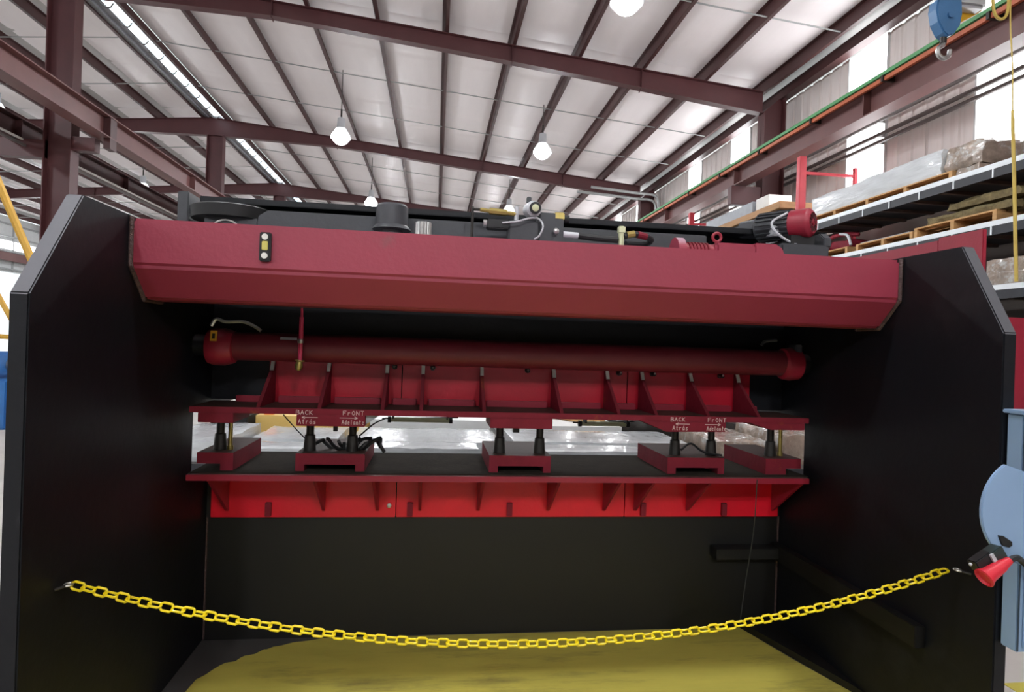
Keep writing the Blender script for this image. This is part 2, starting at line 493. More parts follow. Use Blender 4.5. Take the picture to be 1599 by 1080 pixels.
# ---- columns
CL = {('R', 3): 'maroon column by the right wall, under the nearest rafter', ('R', 4): 'maroon column at the right wall under the second rafter',
      ('L', 3): 'big maroon column at the far left, above the left press plate', ('L', 4): 'maroon column left of the press, carrying the second rafter',
      ('L', 5): 'short looking maroon column just left of the press top, third back'}
for k in range(2, 8):
    y = FR[k]
    for side in 'RL':
        c = thing('steel_column', (6.7 if side == 'R' else -6.74, y, 0), CL.get((side, k), 'maroon steel column of the %s row, frame %d back from the camera' % ('right wall' if side == 'R' else 'ridge', k-1)), 'column', 'maroon steel columns')
        x0, x1 = (6.5, 6.92) if side == 'R' else (-6.95, -6.53)
        zt = ztop(x1) if side == 'R' else ztop(RIDGE)-0.02
        b = B()
        if side == 'R': b.prism([(x0, 0.01), (x1, 0.01), (x1, zt), (x0-0.02, rbot(6.5)), (x0-0.02, 5.4)], 'y', y-0.008, y+0.008)
        else: b.box(x0, x1, y-0.008, y+0.008, 0.01, rbot(RIDGE))
        b.obj('web', MAROON, c, smooth=False)
        for xa, xb in ((x0-0.02, x0), (x1, x1+0.02)):
            B().box(xa, xb, y-0.13, y+0.13, 0.01, (zt if side == 'R' and xa > x0 else rbot(6.5) if side == 'R' else rbot(RIDGE))-0.002).obj('flange', MAROON, c, smooth=False)
        B().box(x0-0.08, x1+0.08, y-0.2, y+0.2, 0.0, 0.012).obj('base_plate', MAROON, c, smooth=False)
        if side == 'R':
            B().box(5.85, x0-0.02, y-0.09, y+0.09, 4.52, 4.90).obj('runway_bracket', MAROON, c, bevel=0.01, smooth=False)
        else:
            B().box(-6.53, -6.14, y-0.09, y+0.09, 4.72, 4.96).obj('runway_bracket', MAROON, c, smooth=False)
            B().box(-5.985, -5.872, y-0.11, y+0.11, 4.78, 5.33).obj('splice_plate', MAROONDARK, c, smooth=False)
            B().box(-7.7, -6.95, y-0.09, y+0.09, 4.55, 4.86).obj('runway_bracket', MAROON, c, smooth=False)

# ---- crane runway beams
def runway(x, zb, zt, label, wide=0.13, m=RUNWAY):
    t = thing('crane_runway_beam', (x, 20, zb), label, 'beam', 'crane runway beams')
    B().box(x-0.006, x+0.006, 4.0, 42, zb+0.02, zt-0.02).obj('web', m, t, smooth=False)
    B().box(x-wide, x+wide, 4.0, 42, zt-0.02, zt).obj('top_flange', m, t, smooth=False)
    B().box(x-wide, x+wide, 4.0, 42, zb, zb+0.02).obj('bottom_flange', m, t, smooth=False)
    for k in range(2, 7):
        for f in (0.0, 0.5):
            yy = FR[k]+f*7.6
            B().box(x-wide+0.01, x+wide-0.01, yy-0.008, yy+0.008, zb+0.021, zt-0.021).obj('stiffener', m, t, smooth=False)
    return t
rr = runway(6.05, 4.91, 5.33, 'crane runway beam along the right wall with green and orange conductor bars')
B().box(6.0, 6.06, 4.0, 42, 5.331, 5.37).obj('crane_rail', DARKSTEEL, rr, smooth=False)
B().box(5.86, 5.90, 4.0, 42, 5.31, 5.36).obj('conductor_bar', GREENBAR, rr, smooth=False)['label'] = 'green conductor bar'
B().box(5.87, 5.91, 4.0, 42, 5.235, 5.29).obj('conductor_bar', ORANGEBAR, rr, smooth=False)['label'] = 'orange conductor bar'
for k in range(24):
    B().box(5.85, 6.03, 4.4+k*1.6, 4.44+k*1.6, 5.23, 5.31).obj('bar_clip', DARKSTEEL, rr, smooth=False)
rl = runway(-6.0, 4.97, 5.36, 'crane runway beam on the near side of the left columns')
B().box(-6.03, -5.97, 4.0, 42, 5.361, 5.40).obj('crane_rail', DARKSTEEL, rl, smooth=False)
for k in range(40):
    B().box(-5.97, -5.9, 4.4+k*0.95, 4.46+k*0.95, 5.361, 5.385).obj('rail_clip', DARKSTEEL, rl, smooth=False)
rl2 = runway(-7.5, 4.88, 5.24, 'dark crane runway beam on the far side of the left columns', m=MAROONDARK)
B().box(-7.33, -7.30, 4.0, 42, 4.83, 4.86).obj('conductor_bar', WHITEPAINT, rl2, smooth=False)
B().box(-7.28, -7.25, 4.0, 42, 4.72, 4.76).obj('conductor_bar', DARKPIPE, rl2, smooth=False)

# ---- right wall: fluted panels between full height translucent windows
WIN = [(6.55, 7.48), (9.2, 10.12), (13.6, 14.52), (16.25, 17.1), (20.9, 21.8), (23.6, 24.5), (28.5, 29.4), (31.2, 32.1), (36.1, 37.0)]
wr = B().box(XR+0.06, XR+0.26, YB, YF, 0, 3.75).obj('wall_right', WALLBASE, org=(XR+0.1, 15, 0), smooth=False)
tag(wr, 'right wall of fluted pale panels with tall bright windows', kind='structure')
edges = [YB]+[v for w in WIN for v in w]+[YF]
for a, b in zip(edges[::2], edges[1::2]):
    n = max(1, round((b-a)/0.95))
    for i in range(n):
        ya, yb = a+(b-a)*i/n, a+(b-a)*(i+1)/n
        if yb < 3: 
            continue
        pts = []
        ribs = 3
        for q in range(ribs):
            w = (yb-ya-0.012)/ribs
            o = ya+0.006+q*w
            pts += [(XR, o), (XR, o+w*0.7), (XR+0.025, o+w*0.76), (XR+0.025, o+w*0.94), (XR, o+w)]
        pts = [p for j, p in enumerate(pts) if j == 0 or p != pts[j-1]]
        pts += [(XR+0.06, yb-0.006), (XR+0.06, ya+0.006)]
        B().prism(pts, 'z', 3.75, ztop(7.1)).obj('wall_panel', WALLPANEL, wr, smooth=False)
B().box(XR, XR+0.06, YB, 3.0, 3.75, ztop(7.1)).obj('wall_panel', WALLPANEL, wr, smooth=False)
for i, (a, b) in enumerate(WIN):
    w = thing('window_%d' % (i+1), (XR, (a+b)/2, 2.9), 'tall translucent wall window, number %d along the right wall from the camera' % (i+1), kind='structure')
    n = 3
    for q in range(n):
        ya, yb = a+(b-a)*q/n, a+(b-a)*(q+1)/n
        B().box(XR+0.03, XR+0.045, ya+0.008, yb-0.008, 3.75, ztop(7.1)-0.02).obj('pane', GLOW, w, smooth=False)
    B().box(XR-0.01, XR+0.06, a-0.03, a, 3.75, ztop(7.1)).box(XR-0.01, XR+0.06, b, b+0.03, 3.75, ztop(7.1)).obj('window_frame', WALLWHITE, w, smooth=False)
for z, r, m in ((5.13, 0.034, DARKPIPE), (5.01, 0.034, DARKPIPE), (5.36, 0.03, DARKPIPE)):
    o = B().cyl((7.05, 4.5, z), (7.05, 38, z), r, n=8).obj('wall_pipe', m)
    tag(o, {5.13: 'upper of two close dark pipes running along the right wall', 5.01: 'lower of two close pipes along the right wall', 5.36: 'thin dark pipe above the twin pipes on the right wall'}[z], 'pipe', 'pipes along the right wall')
    for q in range(8):
        B().box(7.03, 7.15, 5.2+q*4, 5.24+q*4, z-0.03, z+0.03).obj('pipe_clamp', GREYPIPE, o, smooth=False)
# conduits bending down the wall by the second right column
for i, (xs, dz, yy) in enumerate(((4.3, 0.0, 19.1), (4.7, 0.12, 18.9))):
    zc = 6.36+dz
    p = [(xs, yy, zc+0.1), (6.2, yy, zc), (6.7, yy, zc-0.02), (6.86, yy, zc-0.12), (6.92, yy, zc-0.35), (6.92, yy, 5.4), (6.92, yy, 4.4)]
    tag(B().tube(catmull(p, 5), 0.045, 8).box(6.9, XR+0.01, yy-0.03, yy+0.03, 5.9, 5.94).box(6.9, XR+0.01, yy-0.03, yy+0.03, 4.6, 4.64).obj('conduit', GREYPIPE), ('front' if i == 1 else 'rear')+' grey conduit bending down the right wall by the second column', 'conduit', 'bent conduits')

# ---- far end wall, left wall with doorway
wb = B().box(XL, XR+0.06, YF, YF+0.2, 0, 8.3).obj('wall_back', WALLWHITE, org=(0, YF, 0), smooth=False)
tag(wb, 'white far end wall', kind='structure')
lw = B()
lw.box(XL-0.2, XL, YB, 26.5, 0, 6.9); lw.box(XL-0.2, XL, 36.5, YF, 0, 6.9); lw.box(XL-0.2, XL, 26.5, 36.5, 4.25, 5.35); lw.box(XL-0.2, XL, 26.5, 36.5, 5.75, 6.9)
wl = tag(lw.obj('wall_left', WALLWHITE, org=(XL, 15, 0), smooth=False), 'white left wall with girts and an open bay door', kind='structure')
for z in (2.2, 4.35, 5.2, 5.9, 6.5):
    for k in range(4, 7):
        if z < 4 and k != 4: continue
        B().box(XL, XL+0.12, FR[k], FR[k+1], z, z+0.07).obj('girt', GREYPIPE, wl, smooth=False)
for y in (29.5, 32.6, 35.6):
    B().box(XL, XL+0.05, y, y+0.08, 4.3, 6.7).obj('wall_seam', GREYPIPE, wl, smooth=False)
lb = tag(B().box(XL+0.15, XL+0.4, 20, 42, 4.75, 5.12).obj('girder', RUNWAY, smooth=False), 'maroon girder along the far left wall above the bright doorway', 'beam')
w = thing('window_20', (XL, 31.5, 5.35), 'bright window strip on the far left wall', kind='structure')
for q in range(5):
    B().box(XL-0.1, XL-0.08, 26.5+q*2+0.04, 28.5+q*2-0.04, 5.35, 5.75).obj('pane', GLOW, w, smooth=False)

# ---- unseen wall behind the camera, solid and dark to cut bounce light
fb = B()
fb.box(XL, XR+0.06, YB-0.2, YB, 0, 8.3)
tag(fb.obj('wall_front', WALLBASE, org=(0, YB, 0), smooth=False), 'unseen dark end wall behind the camera', kind='structure')

# ---- high bay lamps
def lamp_proto():
    t = thing('high_bay_lamp', (0, 0, 0), '', 'lamp')
    B().lathe((0, 0, 0.16), (0, 0, 1), [(0, 0.11), (0.04, 0.10), (0.24, 0.085), (0.26, 0.05)], 20).obj('housing', LAMPHOUSE, t)
    B().lathe((0, 0, -0.02), (0, 0, 1), [(-0.05, 0.222), (-0.045, 0.228), (0.02, 0.215), (0.18, 0.115)], 20).obj('reflector', LAMPSHADE, t)
    B().lathe((0, 0, -0.03), (0, 0, -1), [(0.0, 0.205), (0.04, 0.20), (0.10, 0.17), (0.15, 0.12), (0.18, 0.06), (0.188, 0.0)], 20).obj('lens', LAMPGLOW, t)
    B().cyl((0, 0, 0.42), (0, 0, 0.62), 0.02, n=8).obj('hook', DARKSTEEL, t)
    return t
lp = lamp_proto()
LL = {(2.45, 8.2): 'bright lamp at the top edge of the picture, right of centre', (-2.37, 14.8): 'bright lamp hanging left of centre over the press', (2.45, 14.95): 'bright lamp hanging right of centre between the two rafters',
      (-2.3, 21.7): 'small bright lamp just above the press, beside the black canister', (2.4, 21.8): 'small bright lamp behind the brass valve', (-9.8, 21.9): 'lamp in the left aisle beside the left column',
      (-9.8, 14.9): 'lamp at the left picture edge behind the runway beam'}
STRONG = bpy.data.meshes[next(c.data.name for c in lp.children if c.name.startswith('lens'))].copy()
STRONG.materials[0] = LAMPSTRONG
first = True
for y in (-8.3, -7.0, 1.25, 8.2, 14.9, 21.8, 28.6, 35.4):  # unseen row behind the camera is doubled to add light on the press
    for x in (-16.6, -9.8, -2.37, 2.45):
        key = min(LL, key=lambda q: abs(q[0]-x)+abs(q[1]-y))
        z = 6.32
        lab = LL[key] if abs(key[0]-x)+abs(key[1]-y) < 0.3 else '%s high bay lamp of the row %s' % ({-8.3: 'added, far behind the camera,', -7.0: 'unseen, close behind the camera,', 1.25: 'overhead', 8.2: 'first ahead,', 14.9: 'second ahead,', 21.8: 'third ahead,', 28.6: 'fourth ahead,', 35.4: 'farthest'}[y], {-16.6: 'by the left wall', -9.8: 'in the left aisle', -2.37: 'left of the press', 2.45: 'right of the press'}[x])
        if first:
            t = lp; t.location = (x, y, z); t['label'] = lab; t['group'] = 'high bay lamps'; first = False
        else:
            t = copy_thing(lp, (x, y, z), lab, 'high bay lamps')
        if y < 0 and x > -5:
            for ch in t.children:
                if ch.name.startswith('lens'):
                    ch.data = STRONG
        c = B().cyl((0, 0, 0.6), (0, 0, ztop(x)+0.27-z), 0.012, n=6)
        me = c.mesh('cord', DARKPIPE, (0, 0, 0))
        o = bpy.data.objects.new('cord', me); COL.objects.link(o); o.parent = t

# ================================================================== PRESS
press = thing('press_brake', (0.41, 2.6, 0), 'large press machine with black side plates and a red cross beam, filling the picture', 'machine')
XA, XB = -1.09, 1.916
prof = [(1.806, 0), (1.806, 1.60), (2.046, 1.922), (3.7, 1.922), (3.7, 1.155), (2.98, 1.155), (2.98, 0.84), (3.45, 0.84), (3.45, 0)]
for a, b in ((XA-0.05, XA), (XB, XB+0.05)):
    B().prism([(y+(0.06 if y < 1.9 and a > 0 else 0), z) for y, z in prof], 'x', a, b).obj('side_plate', BLACK, press, bevel=0.004, smooth=False)
# red cross beam
cb = B().prism([(2.34, 1.912), (2.34, 1.742), (2.452, 1.63), (2.62, 1.63), (2.62, 1.912)], 'x', XA, XB).obj('cross_beam', BEAMRED, press, bevel=0.012, smooth=False)
for x in (XA+0.006, XB-0.006):
    B().tube([(x, 2.337, 1.915), (x, 2.337, 1.742), (x, 2.45, 1.627), (x, 2.6, 1.627)], 0.009, 6).obj('weld_seam', WELD, cb)
# magnetic level
B().box(-0.644, -0.604, 2.322, 2.34, 1.777, 1.883).obj('level_body', RUBBER, cb, bevel=0.004, smooth=False)
for z in (1.866, 1.797):
    B().cyl((-0.624, 2.322, z), (-0.624, 2.318, z), 0.011, n=14).obj('level_screw', WHITEPAINT, cb)
B().box(-0.634, -0.613, 2.318, 2.323, 1.817, 1.85).obj('level_vial', VIAL, cb, bevel=0.002)
# bed
bed = B().box(XA, XB, 3.187, 3.25, 0.0, 0.85).obj('bed_panel', PANELBLACK, press, smooth=False)
B().box(XA+0.02, XB-0.02, 2.90, 3.45, 0.884, 0.889).obj('bed_top', BEDTOP, bed, smooth=False)
B().box(XA, XB, 3.25, 3.45, 0.80, 0.884).obj('bed_block', DARKSTEEL, bed, smooth=False)
for x in (XA+0.006, XB-0.006):
    B().tube([(x, 3.183, 0.01), (x, 3.183, 0.61)], 0.005, 5).obj('weld_seam', WELD, bed)
# lower bracket
lo = B().box(-1.075, 1.885, 2.872, 3.187, 0.857, 0.884).obj('lower_bracket', RED, press, bevel=0.002, smooth=False)
for a, b in ((-1.063, -0.173), (-0.168, 1.023), (1.028, 1.895)):
    B().box(a, b, 3.163, 3.186, 0.614, 0.857).obj('face_plate', STRIPRED, lo, bevel=0.002, smooth=False)
for i, x in enumerate((-0.985, -0.525, -0.262, -0.05, 0.246, 0.612, 0.912, 1.082, 1.372, 1.86)):
    B().prism([(2.885, 0.857), (2.905, 0.842), (3.155, 0.648), (3.163, 0.648), (3.163, 0.857)], 'x', x-0.007, x+0.007).obj('gusset', RED, lo, smooth=False)
for x in (-0.79, -0.10, 0.409, 1.125, 1.577):
    B().box(x-0.014, x+0.014, 3.143, 3.163, 0.622, 0.69).obj('stop_block', RUSTRED, lo, bevel=0.002, smooth=False)
for x in (-0.204, -0.79):
    B().lathe((x, 3.163, 0.674), (0, -1, 0), [(0, 0.012), (0.01, 0.012), (0.012, 0.008)], 6).obj('bolt_head', STEEL, lo)
# upper bracket
upb = B().box(-1.07, 1.872, 2.872, 3.172, 1.160, 1.187).obj('upper_bracket', RUSTRED, press, bevel=0.002, smooth=False)
for a, b in ((-0.805, -0.163), (-0.158, 1.012), (1.017, 1.70)):
    B().box(a, b, 3.15, 3.172, 1.187, 1.47).obj('back_plate', BRIGHTRED, upb, bevel=0.002, smooth=False)
RIBX = (-0.782, -0.515, -0.232, -0.055, 0.24, 0.612, 0.895, 1.083, 1.35, 1.614)
for x in RIBX:
    b = B().prism([(2.885, 1.187), (3.15, 1.187), (3.15, 1.405), (3.132, 1.405), (3.100, 1.345)], 'x', x-0.008, x+0.008)
    b.mi = 1
    b.prism([(3.0995, 1.3455), (3.1315, 1.4055), (3.138, 1.402), (3.106, 1.342)], 'x', x-0.0085, x+0.0085)
    b.obj('gusset', [RUSTRED, WHITEPAINT], upb, smooth=False)
seg = [-0.98]+[x for x in RIBX]+[1.76]
for a, b in zip(seg, seg[1:]):
    w = b-a
    B().box(a+0.03, b-0.03, 3.12, 3.15, 1.187, 1.218).obj('toe_bar', RED, upb, bevel=0.002, smooth=False)
for x in (-0.198, -0.008, 0.478, 0.964, 1.148, 1.525):
    B().lathe((x, 3.15, 1.376), (0, -1, 0), [(0, 0.014), (0.004, 0.014), (0.004, 0.009), (0.03, 0.009), (0.03, 0.012), (0.042, 0.010)], 8).obj('bolt_head', DARKSTEEL, upb)
    B().sphere((x, 3.106, 1.38), 0.006, 8, 6).obj('bolt_tip', STEEL, upb)
# wedge blocks hung under the upper bracket
BL = [((-1.033, 1.16), (-0.883, 1.16), (-0.883, 1.116), (-1.033, 1.116)), ((-0.61, 1.16), (-0.307, 1.16), (-0.307, 1.108), (-0.61, 1.108)),
      ((0.268, 1.16), (0.565, 1.16), (0.565, 1.112), (0.268, 1.112)), ((1.0, 1.16), (1.433, 1.16), (1.433, 1.112), (1.13, 1.108)), ((1.56, 1.16), (1.85, 1.16), (1.85, 1.126), (1.668, 1.126))]
blocks = []
for p in BL:
    blocks.append(B().prism(list(p), 'y', 2.873, 3.12).obj('upper_wedge_block', RUSTRED, press, bevel=0.002, smooth=False))
B().prism([(-0.306, 1.158), (-0.245, 1.158), (-0.306, 1.115)], 'y', 2.9, 2.91).obj('end_tab', GREYSTUFF, blocks[1], smooth=False)
# channels on the bed
def channel(x0, x1, legs):
    b = B().box(x0, x1, 2.945, 3.40, 0.920, 0.970)
    for a, c in legs: b.box(a, c, 2.945, 3.40, 0.889, 0.920)
    return b.obj('lower_channel', RUSTRED, press, smooth=False)
chs = [channel(-1.057, -0.899, [(-0.955, -0.899)]), channel(-0.624, -0.310, [(-0.624, -0.585), (-0.353, -0.310)]), channel(0.276, 0.577, [(0.276, 0.319), (0.541, 0.577)]),
       channel(1.169, 1.467, [(1.169, 1.213), (1.434, 1.467)]), channel(1.690, 1.882, [(1.690, 1.80)])]
for x in (-0.578, -0.379, 0.332, 0.533, 1.238, 1.433, -0.985, -0.94, 1.76, 1.815):
    small = x in (-0.94, 1.815)
    zt = 1.116 if x < -0.9 else 1.126 if x > 1.5 else 1.112
    o = thing
    prf = [(0, 0.030), (0.05, 0.026), (0.075, 0.024), (0.08, 0.018), (zt-0.97, 0.018)] if not small else [(0, 0.014), (0.02, 0.014), (0.02, 0.010), (zt-0.97, 0.010)]
    B().lathe((x, 3.03, 0.97), (0, 0, 1), prf, 14).obj('jack_screw', BRASS if small else DARKSTEEL, press)
for x, y in ((-0.45, 2.99), (-0.16, 3.02), (0.40, 3.02)):
    pass
B().box(-0.464, -0.445, 2.98, 3.0, 1.07, 1.108).obj('limit_switch', RUBBER, press, smooth=False)
B().box(0.395, 0.425, 3.0, 3.03, 1.075, 1.112).obj('limit_switch', RUBBER, press, smooth=False)
rag = B()
rnd = random.Random(3)
for i in range(5):
    pts = [(-0.56+0.05*i+rnd.uniform(-.02, .02)+0.03*j, 3.06+rnd.uniform(-.03, .03), 0.985+0.03*math.sin(j*1.3+i)+rnd.uniform(0, .015)) for j in range(6)]
    rag.tube(catmull(pts, 4), 0.009, 6)
rag.obj('tangled_hose', RUBBER, press)
B().tube(catmull([(1.26, 3.0, 1.0), (1.32, 3.02, 1.03), (1.38, 3.0, 0.99), (1.47, 2.98, 0.978)], 5), 0.006, 6).obj('loose_cable', RUBBER, press)
B().tube(catmull([(-0.72, 3.1, 1.13), (-0.66, 3.08, 1.07), (-0.58, 3.02, 1.01)], 5), 0.003, 5).obj('loose_cable', RUBBER, press)
B().tube(catmull([(-0.35, 3.05, 1.04), (-0.29, 3.12, 1.09), (-0.24, 3.25, 1.105)], 5), 0.004, 5).obj('loose_cable', RUBBER, press)
# ram
ram = B().box(XA, XB, 3.20, 3.27, 1.19, 2.08).obj('ram_plate', BLACK, press, smooth=False)
# torsion tube
tz, ty = 1.458, 2.985
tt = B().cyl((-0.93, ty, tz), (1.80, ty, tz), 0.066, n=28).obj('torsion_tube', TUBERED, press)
B().lathe((-1.035, ty, tz-0.006), (1, 0, 0), [(0, 0.05), (0.004, 0.078), (0.03, 0.086), (0.075, 0.086), (0.115, 0.075), (0.12, 0.066)], 28).obj('end_collar', RED, tt)
B().lathe((1.775, ty, tz-0.004), (1, 0, 0), [(0, 0.066), (0.01, 0.08), (0.05, 0.086), (0.09, 0.08), (0.094, 0.05)], 28).obj('end_collar', RED, tt)
B().cyl((XA, ty, tz), (-1.035, ty, tz), 0.05, n=20).obj('bearing_stub', BLACK, tt)
B().cyl((1.868, ty, tz), (XB, ty, tz), 0.05, n=20).obj('bearing_stub', BLACK, tt)
B().box(1.825, 1.86, 2.93, 3.0, 1.51, 1.555).obj('collar_lug', GREYBLACK, tt, bevel=0.004)
lb_ = [(-1.0, -0.972)]
B().prism([(2.905, 1.525), (2.901, 1.525), (2.896, 1.478), (2.900, 1.478)], 'x', -1.0, -0.972).obj('warning_label', YELLOWLABEL, tt, smooth=False)
B().prism([(2.900, 1.512), (2.8985, 1.512), (2.8955, 1.488), (2.897, 1.488)], 'x', -0.992, -0.980).obj('label_mark', RUBBER, tt, smooth=False)
B().prism([(2.934, 1.506), (2.931, 1.506), (2.926, 1.494), (2.929, 1.494)], 'x', -0.706, -0.632).obj('name_label', GREYSTUFF, tt, smooth=False)
# hanging grease hose in front of the tube
hz = B().cyl((-0.606, 2.885, 1.40), (-0.604, 2.885, 1.60), 0.010, n=10)
hz.cyl((-0.604, 2.885, 1.60), (-0.604, 2.885, 1.64), 0.006, n=8)
hz = hz.obj('grease_hose', PINKRED, press)
B().lathe((-0.606, 2.885, 1.50), (0, 0, -1), [(0, 0.011), (0.004, 0.014), (0.016, 0.014), (0.02, 0.011)], 8).obj('hose_coupling', STEEL, hz)
B().lathe((-0.606, 2.885, 1.405), (-0.15, 0, -1), [(0, 0.022), (0.006, 0.022), (0.008, 0.014), (0.03, 0.018), (0.045, 0.012), (0.05, 0.004)], 10).obj('grease_nipple', BRASS, hz)
B().tube(catmull([(-0.98, 2.85, 1.545), (-0.96, 2.85, 1.575), (-0.92, 2.85, 1.565), (-0.85, 2.85, 1.568), (-0.80, 2.85, 1.55), (-0.77, 2.85, 1.53)], 5), 0.008, 6).obj('hydraulic_fitting', STEEL, press)
B().tube(catmull([(1.62, 2.9, 1.545), (1.64, 2.9, 1.565), (1.70, 2.9, 1.572)], 5), 0.008, 6).obj('hydraulic_fitting', GREYBLACK, press)
# black rail on the right plate and bar on the bed panel
rl_ = B().box(1.872, XB, 2.155, 3.187, 0.385, 0.47).obj('side_rail', PANELBLACK, press, bevel=0.003, smooth=False)
B().box(1.52, 1.872, 3.10, 3.187, 0.40, 0.456).obj('cross_rail', PANELBLACK, rl_, bevel=0.003, smooth=False)
B().prism([(1.70, 3.187), (1.90, 2.54), (XB, 2.45), (XB, 3.187)], 'z', 0.0, 0.035).obj('base_foot', PANELBLACK, press, smooth=False)
B().tube(catmull([(1.60, 2.862, 0.88), (1.645, 2.96, 0.6), (1.665, 3.06, 0.3), (1.66, 3.10, 0.04)], 6), 0.0025, 5).obj('hanging_wire', GREYBLACK, press)
# ---- machinery on top
deck = B().box(XA, XB, 2.62, 3.20, 1.925, 1.945).obj('top_deck', BLACK, press, smooth=False)
tank = B().prism([(-0.785, 1.945), (-0.785, 2.03), (-0.745, 2.058), (1.27, 2.058), (1.27, 1.945)], 'y', 2.80, 2.96).obj('oil_tank', GREYBLACK, press, bevel=0.004, smooth=False)
top = B().box(-1.09, 1.74, 2.97, 3.2, 2.112, 2.14).box(-0.85, 1.74, 3.10, 3.14, 1.945, 2.112).obj('top_beam', BLACK, press, bevel=0.003, smooth=False)
B().box(-1.178, -1.13, 2.95, 3.2, 1.922, 2.152).obj('top_upright', GREYBLACK, press, bevel=0.004, smooth=False)
drum = B().lathe((-0.945, 2.98, 2.03), (0, 0, 1), [(0, 0.16), (0.0, 0.172), (0.05, 0.178), (0.055, 0.17), (0.055, 0.0)], 40).obj('cylinder_cap', RUBBER, press)
B().box(-1.03, -0.80, 2.86, 3.05, 1.945, 2.03).obj('cylinder_block', GREYBLACK, press, bevel=0.006, smooth=False)
B().tube([(-0.935+0.062*math.cos(a*PI/12), 2.852, 1.96+0.055*math.sin(a*PI/12)) for a in range(0, 13)], 0.004, 6).obj('seal_ring', WHITEPAINT, press)
can = B().lathe((-0.203, 2.70, 1.945), (0, 0, 1), [(0, 0.05), (0.035, 0.05), (0.037, 0.083), (0.046, 0.078), (0.055, 0.070), (0.135, 0.068), (0.145, 0.060), (0.146, 0)], 28).obj('breather_canister', GREYBLACK, press)
knurl = B()
pr = [( -0.067+0.036*(1.0 if i % 2 else 0.9)*math.cos(2*PI*i/36), 2.68+0.036*(1.0 if i % 2 else 0.9)*math.sin(2*PI*i/36)) for i in range(36)]
knurl.prism(pr, 'z', 1.96, 2.018)
knurl.obj('filler_cap', STEEL, press, smooth=False)
B().cyl((-0.067, 2.68, 1.945), (-0.067, 2.68, 1.962), 0.03, n=16).obj('filler_neck', GREYBLACK, press)
mf = B().box(0.435, 0.542, 2.65, 2.76, 1.945, 2.088).obj('valve_manifold', GREYBLACK, press, bevel=0.004, smooth=False)
B().box(0.30, 0.435, 2.66, 2.74, 1.945, 2.05).obj('valve_body', GREYBLACK, mf, bevel=0.006, smooth=False)
B().box(0.50, 0.545, 2.648, 2.76, 2.06, 2.092).obj('manifold_port', BRASS, mf, bevel=0.004, smooth=False)
B().cyl((0.545, 2.69, 2.072), (0.572, 2.69, 2.072), 0.018, n=12).obj('manifold_plug', RUBBER, mf)
B().lathe((0.40, 2.71, 2.105), (0.12, -1, -0.08), [(0, 0.034), (0.05, 0.036), (0.065, 0.034), (0.066, 0.026), (0.085, 0.024), (0.086, 0.0)], 22).obj('solenoid', LAMPHOUSE, mf)
B().lathe((0.4085, 2.623, 2.0985), (0.12, -1, -0.08), [(0, 0.026), (0.005, 0.026), (0.006, 0.018)], 22).obj('solenoid_ring', RUBBER, mf)
B().lathe((0.409, 2.618, 2.098), (0.12, -1, -0.08), [(0, 0.016), (0.004, 0.015), (0.006, 0.0)], 18).obj('solenoid_button', PALEGREEN, mf)
B().box(0.38, 0.40, 2.68, 2.71, 2.135, 2.160).obj('solenoid_plug', GREYBLACK, mf, bevel=0.003)
B().cyl((0.215, 2.68, 2.086), (0.292, 2.68, 2.082), 0.015, n=8).cyl((0.175, 2.68, 2.09), (0.215, 2.68, 2.086), 0.009, n=8).cyl((0.292, 2.68, 2.082), (0.335, 2.68, 2.078), 0.010, n=8).obj('brass_valve', BRASS, mf)
B().cyl((0.335, 2.68, 2.05), (0.335, 2.68, 2.112), 0.010, n=10).obj('valve_stem', LAMPHOUSE, mf)
B().cyl((0.142, 2.68, 1.945), (0.142, 2.68, 2.10), 0.006, n=8).cyl((0.142, 2.68, 2.09), (0.18, 2.68, 2.09), 0.006, n=8).obj('drain_pipe', DARKSTEEL, mf)
B().box(0.205, 0.30, 2.64, 2.70, 2.005, 2.045).obj('pilot_valve', RUBBER, mf, bevel=0.004)
B().cyl((0.19, 2.67, 2.03), (0.205, 2.67, 2.03), 0.016, n=10).obj('pilot_cap', STEEL, mf)
B().tube(catmull([(0.27, 2.64, 2.03), (0.33, 2.62, 2.035), (0.39, 2.63, 2.055), (0.43, 2.64, 2.055), (0.445, 2.62, 2.02), (0.43, 2.62, 1.98), (0.41, 2.63, 1.965)], 6), 0.004, 6).obj('signal_cable', LAMPHOUSE, mf)
B().sphere((0.505, 2.63, 2.005), 0.014, 10, 8).obj('plug_screw', STEEL, mf)
B().cyl((0.542, 2.66, 1.998), (0.612, 2.66, 1.996), 0.014, n=12).obj('hose_ferrule', LAMPHOUSE, mf)
hs = B().tube(catmull([(0.61, 2.66, 1.996), (0.70, 2.66, 1.99), (0.79, 2.66, 1.988)], 5), 0.015, 10).obj('hydraulic_hose', RUBBER, press)
B().cyl((0.806, 2.66, 1.945), (0.806, 2.66, 2.048), 0.013, n=8).box(0.792, 0.82, 2.645, 2.675, 2.02, 2.045).obj('elbow_fitting', PALEGREEN, hs)
B().tube(catmull([(0.82, 2.66, 2.005), (0.86, 2.66, 2.016), (0.92, 2.67, 2.012), (0.955, 2.69, 2.0), (0.93, 2.72, 1.985), (0.84, 2.7, 1.98)], 5), 0.014, 10).obj('return_hose', RUBBER, hs)
B().cyl((0.83, 2.655, 2.010), (0.865, 2.655, 2.018), 0.0155, n=10).obj('hose_ferrule', BRASS, hs)
B().cyl((0.88, 2.66, 2.0165), (0.925, 2.67, 2.010), 0.0155, n=10).obj('hose_band', RUSTRED, hs)
pm = B().cyl((1.10, 2.69, 1.957), (1.25, 2.69, 1.957), 0.038, n=18).obj('red_pump', RED, press)
B().lathe((1.06, 2.68, 1.952), (1, 0.0, 0), [(0, 0.058), (0.0, 0.064), (0.035, 0.064), (0.04, 0.05)], 26).obj('pump_flange', BEAMRED, pm)
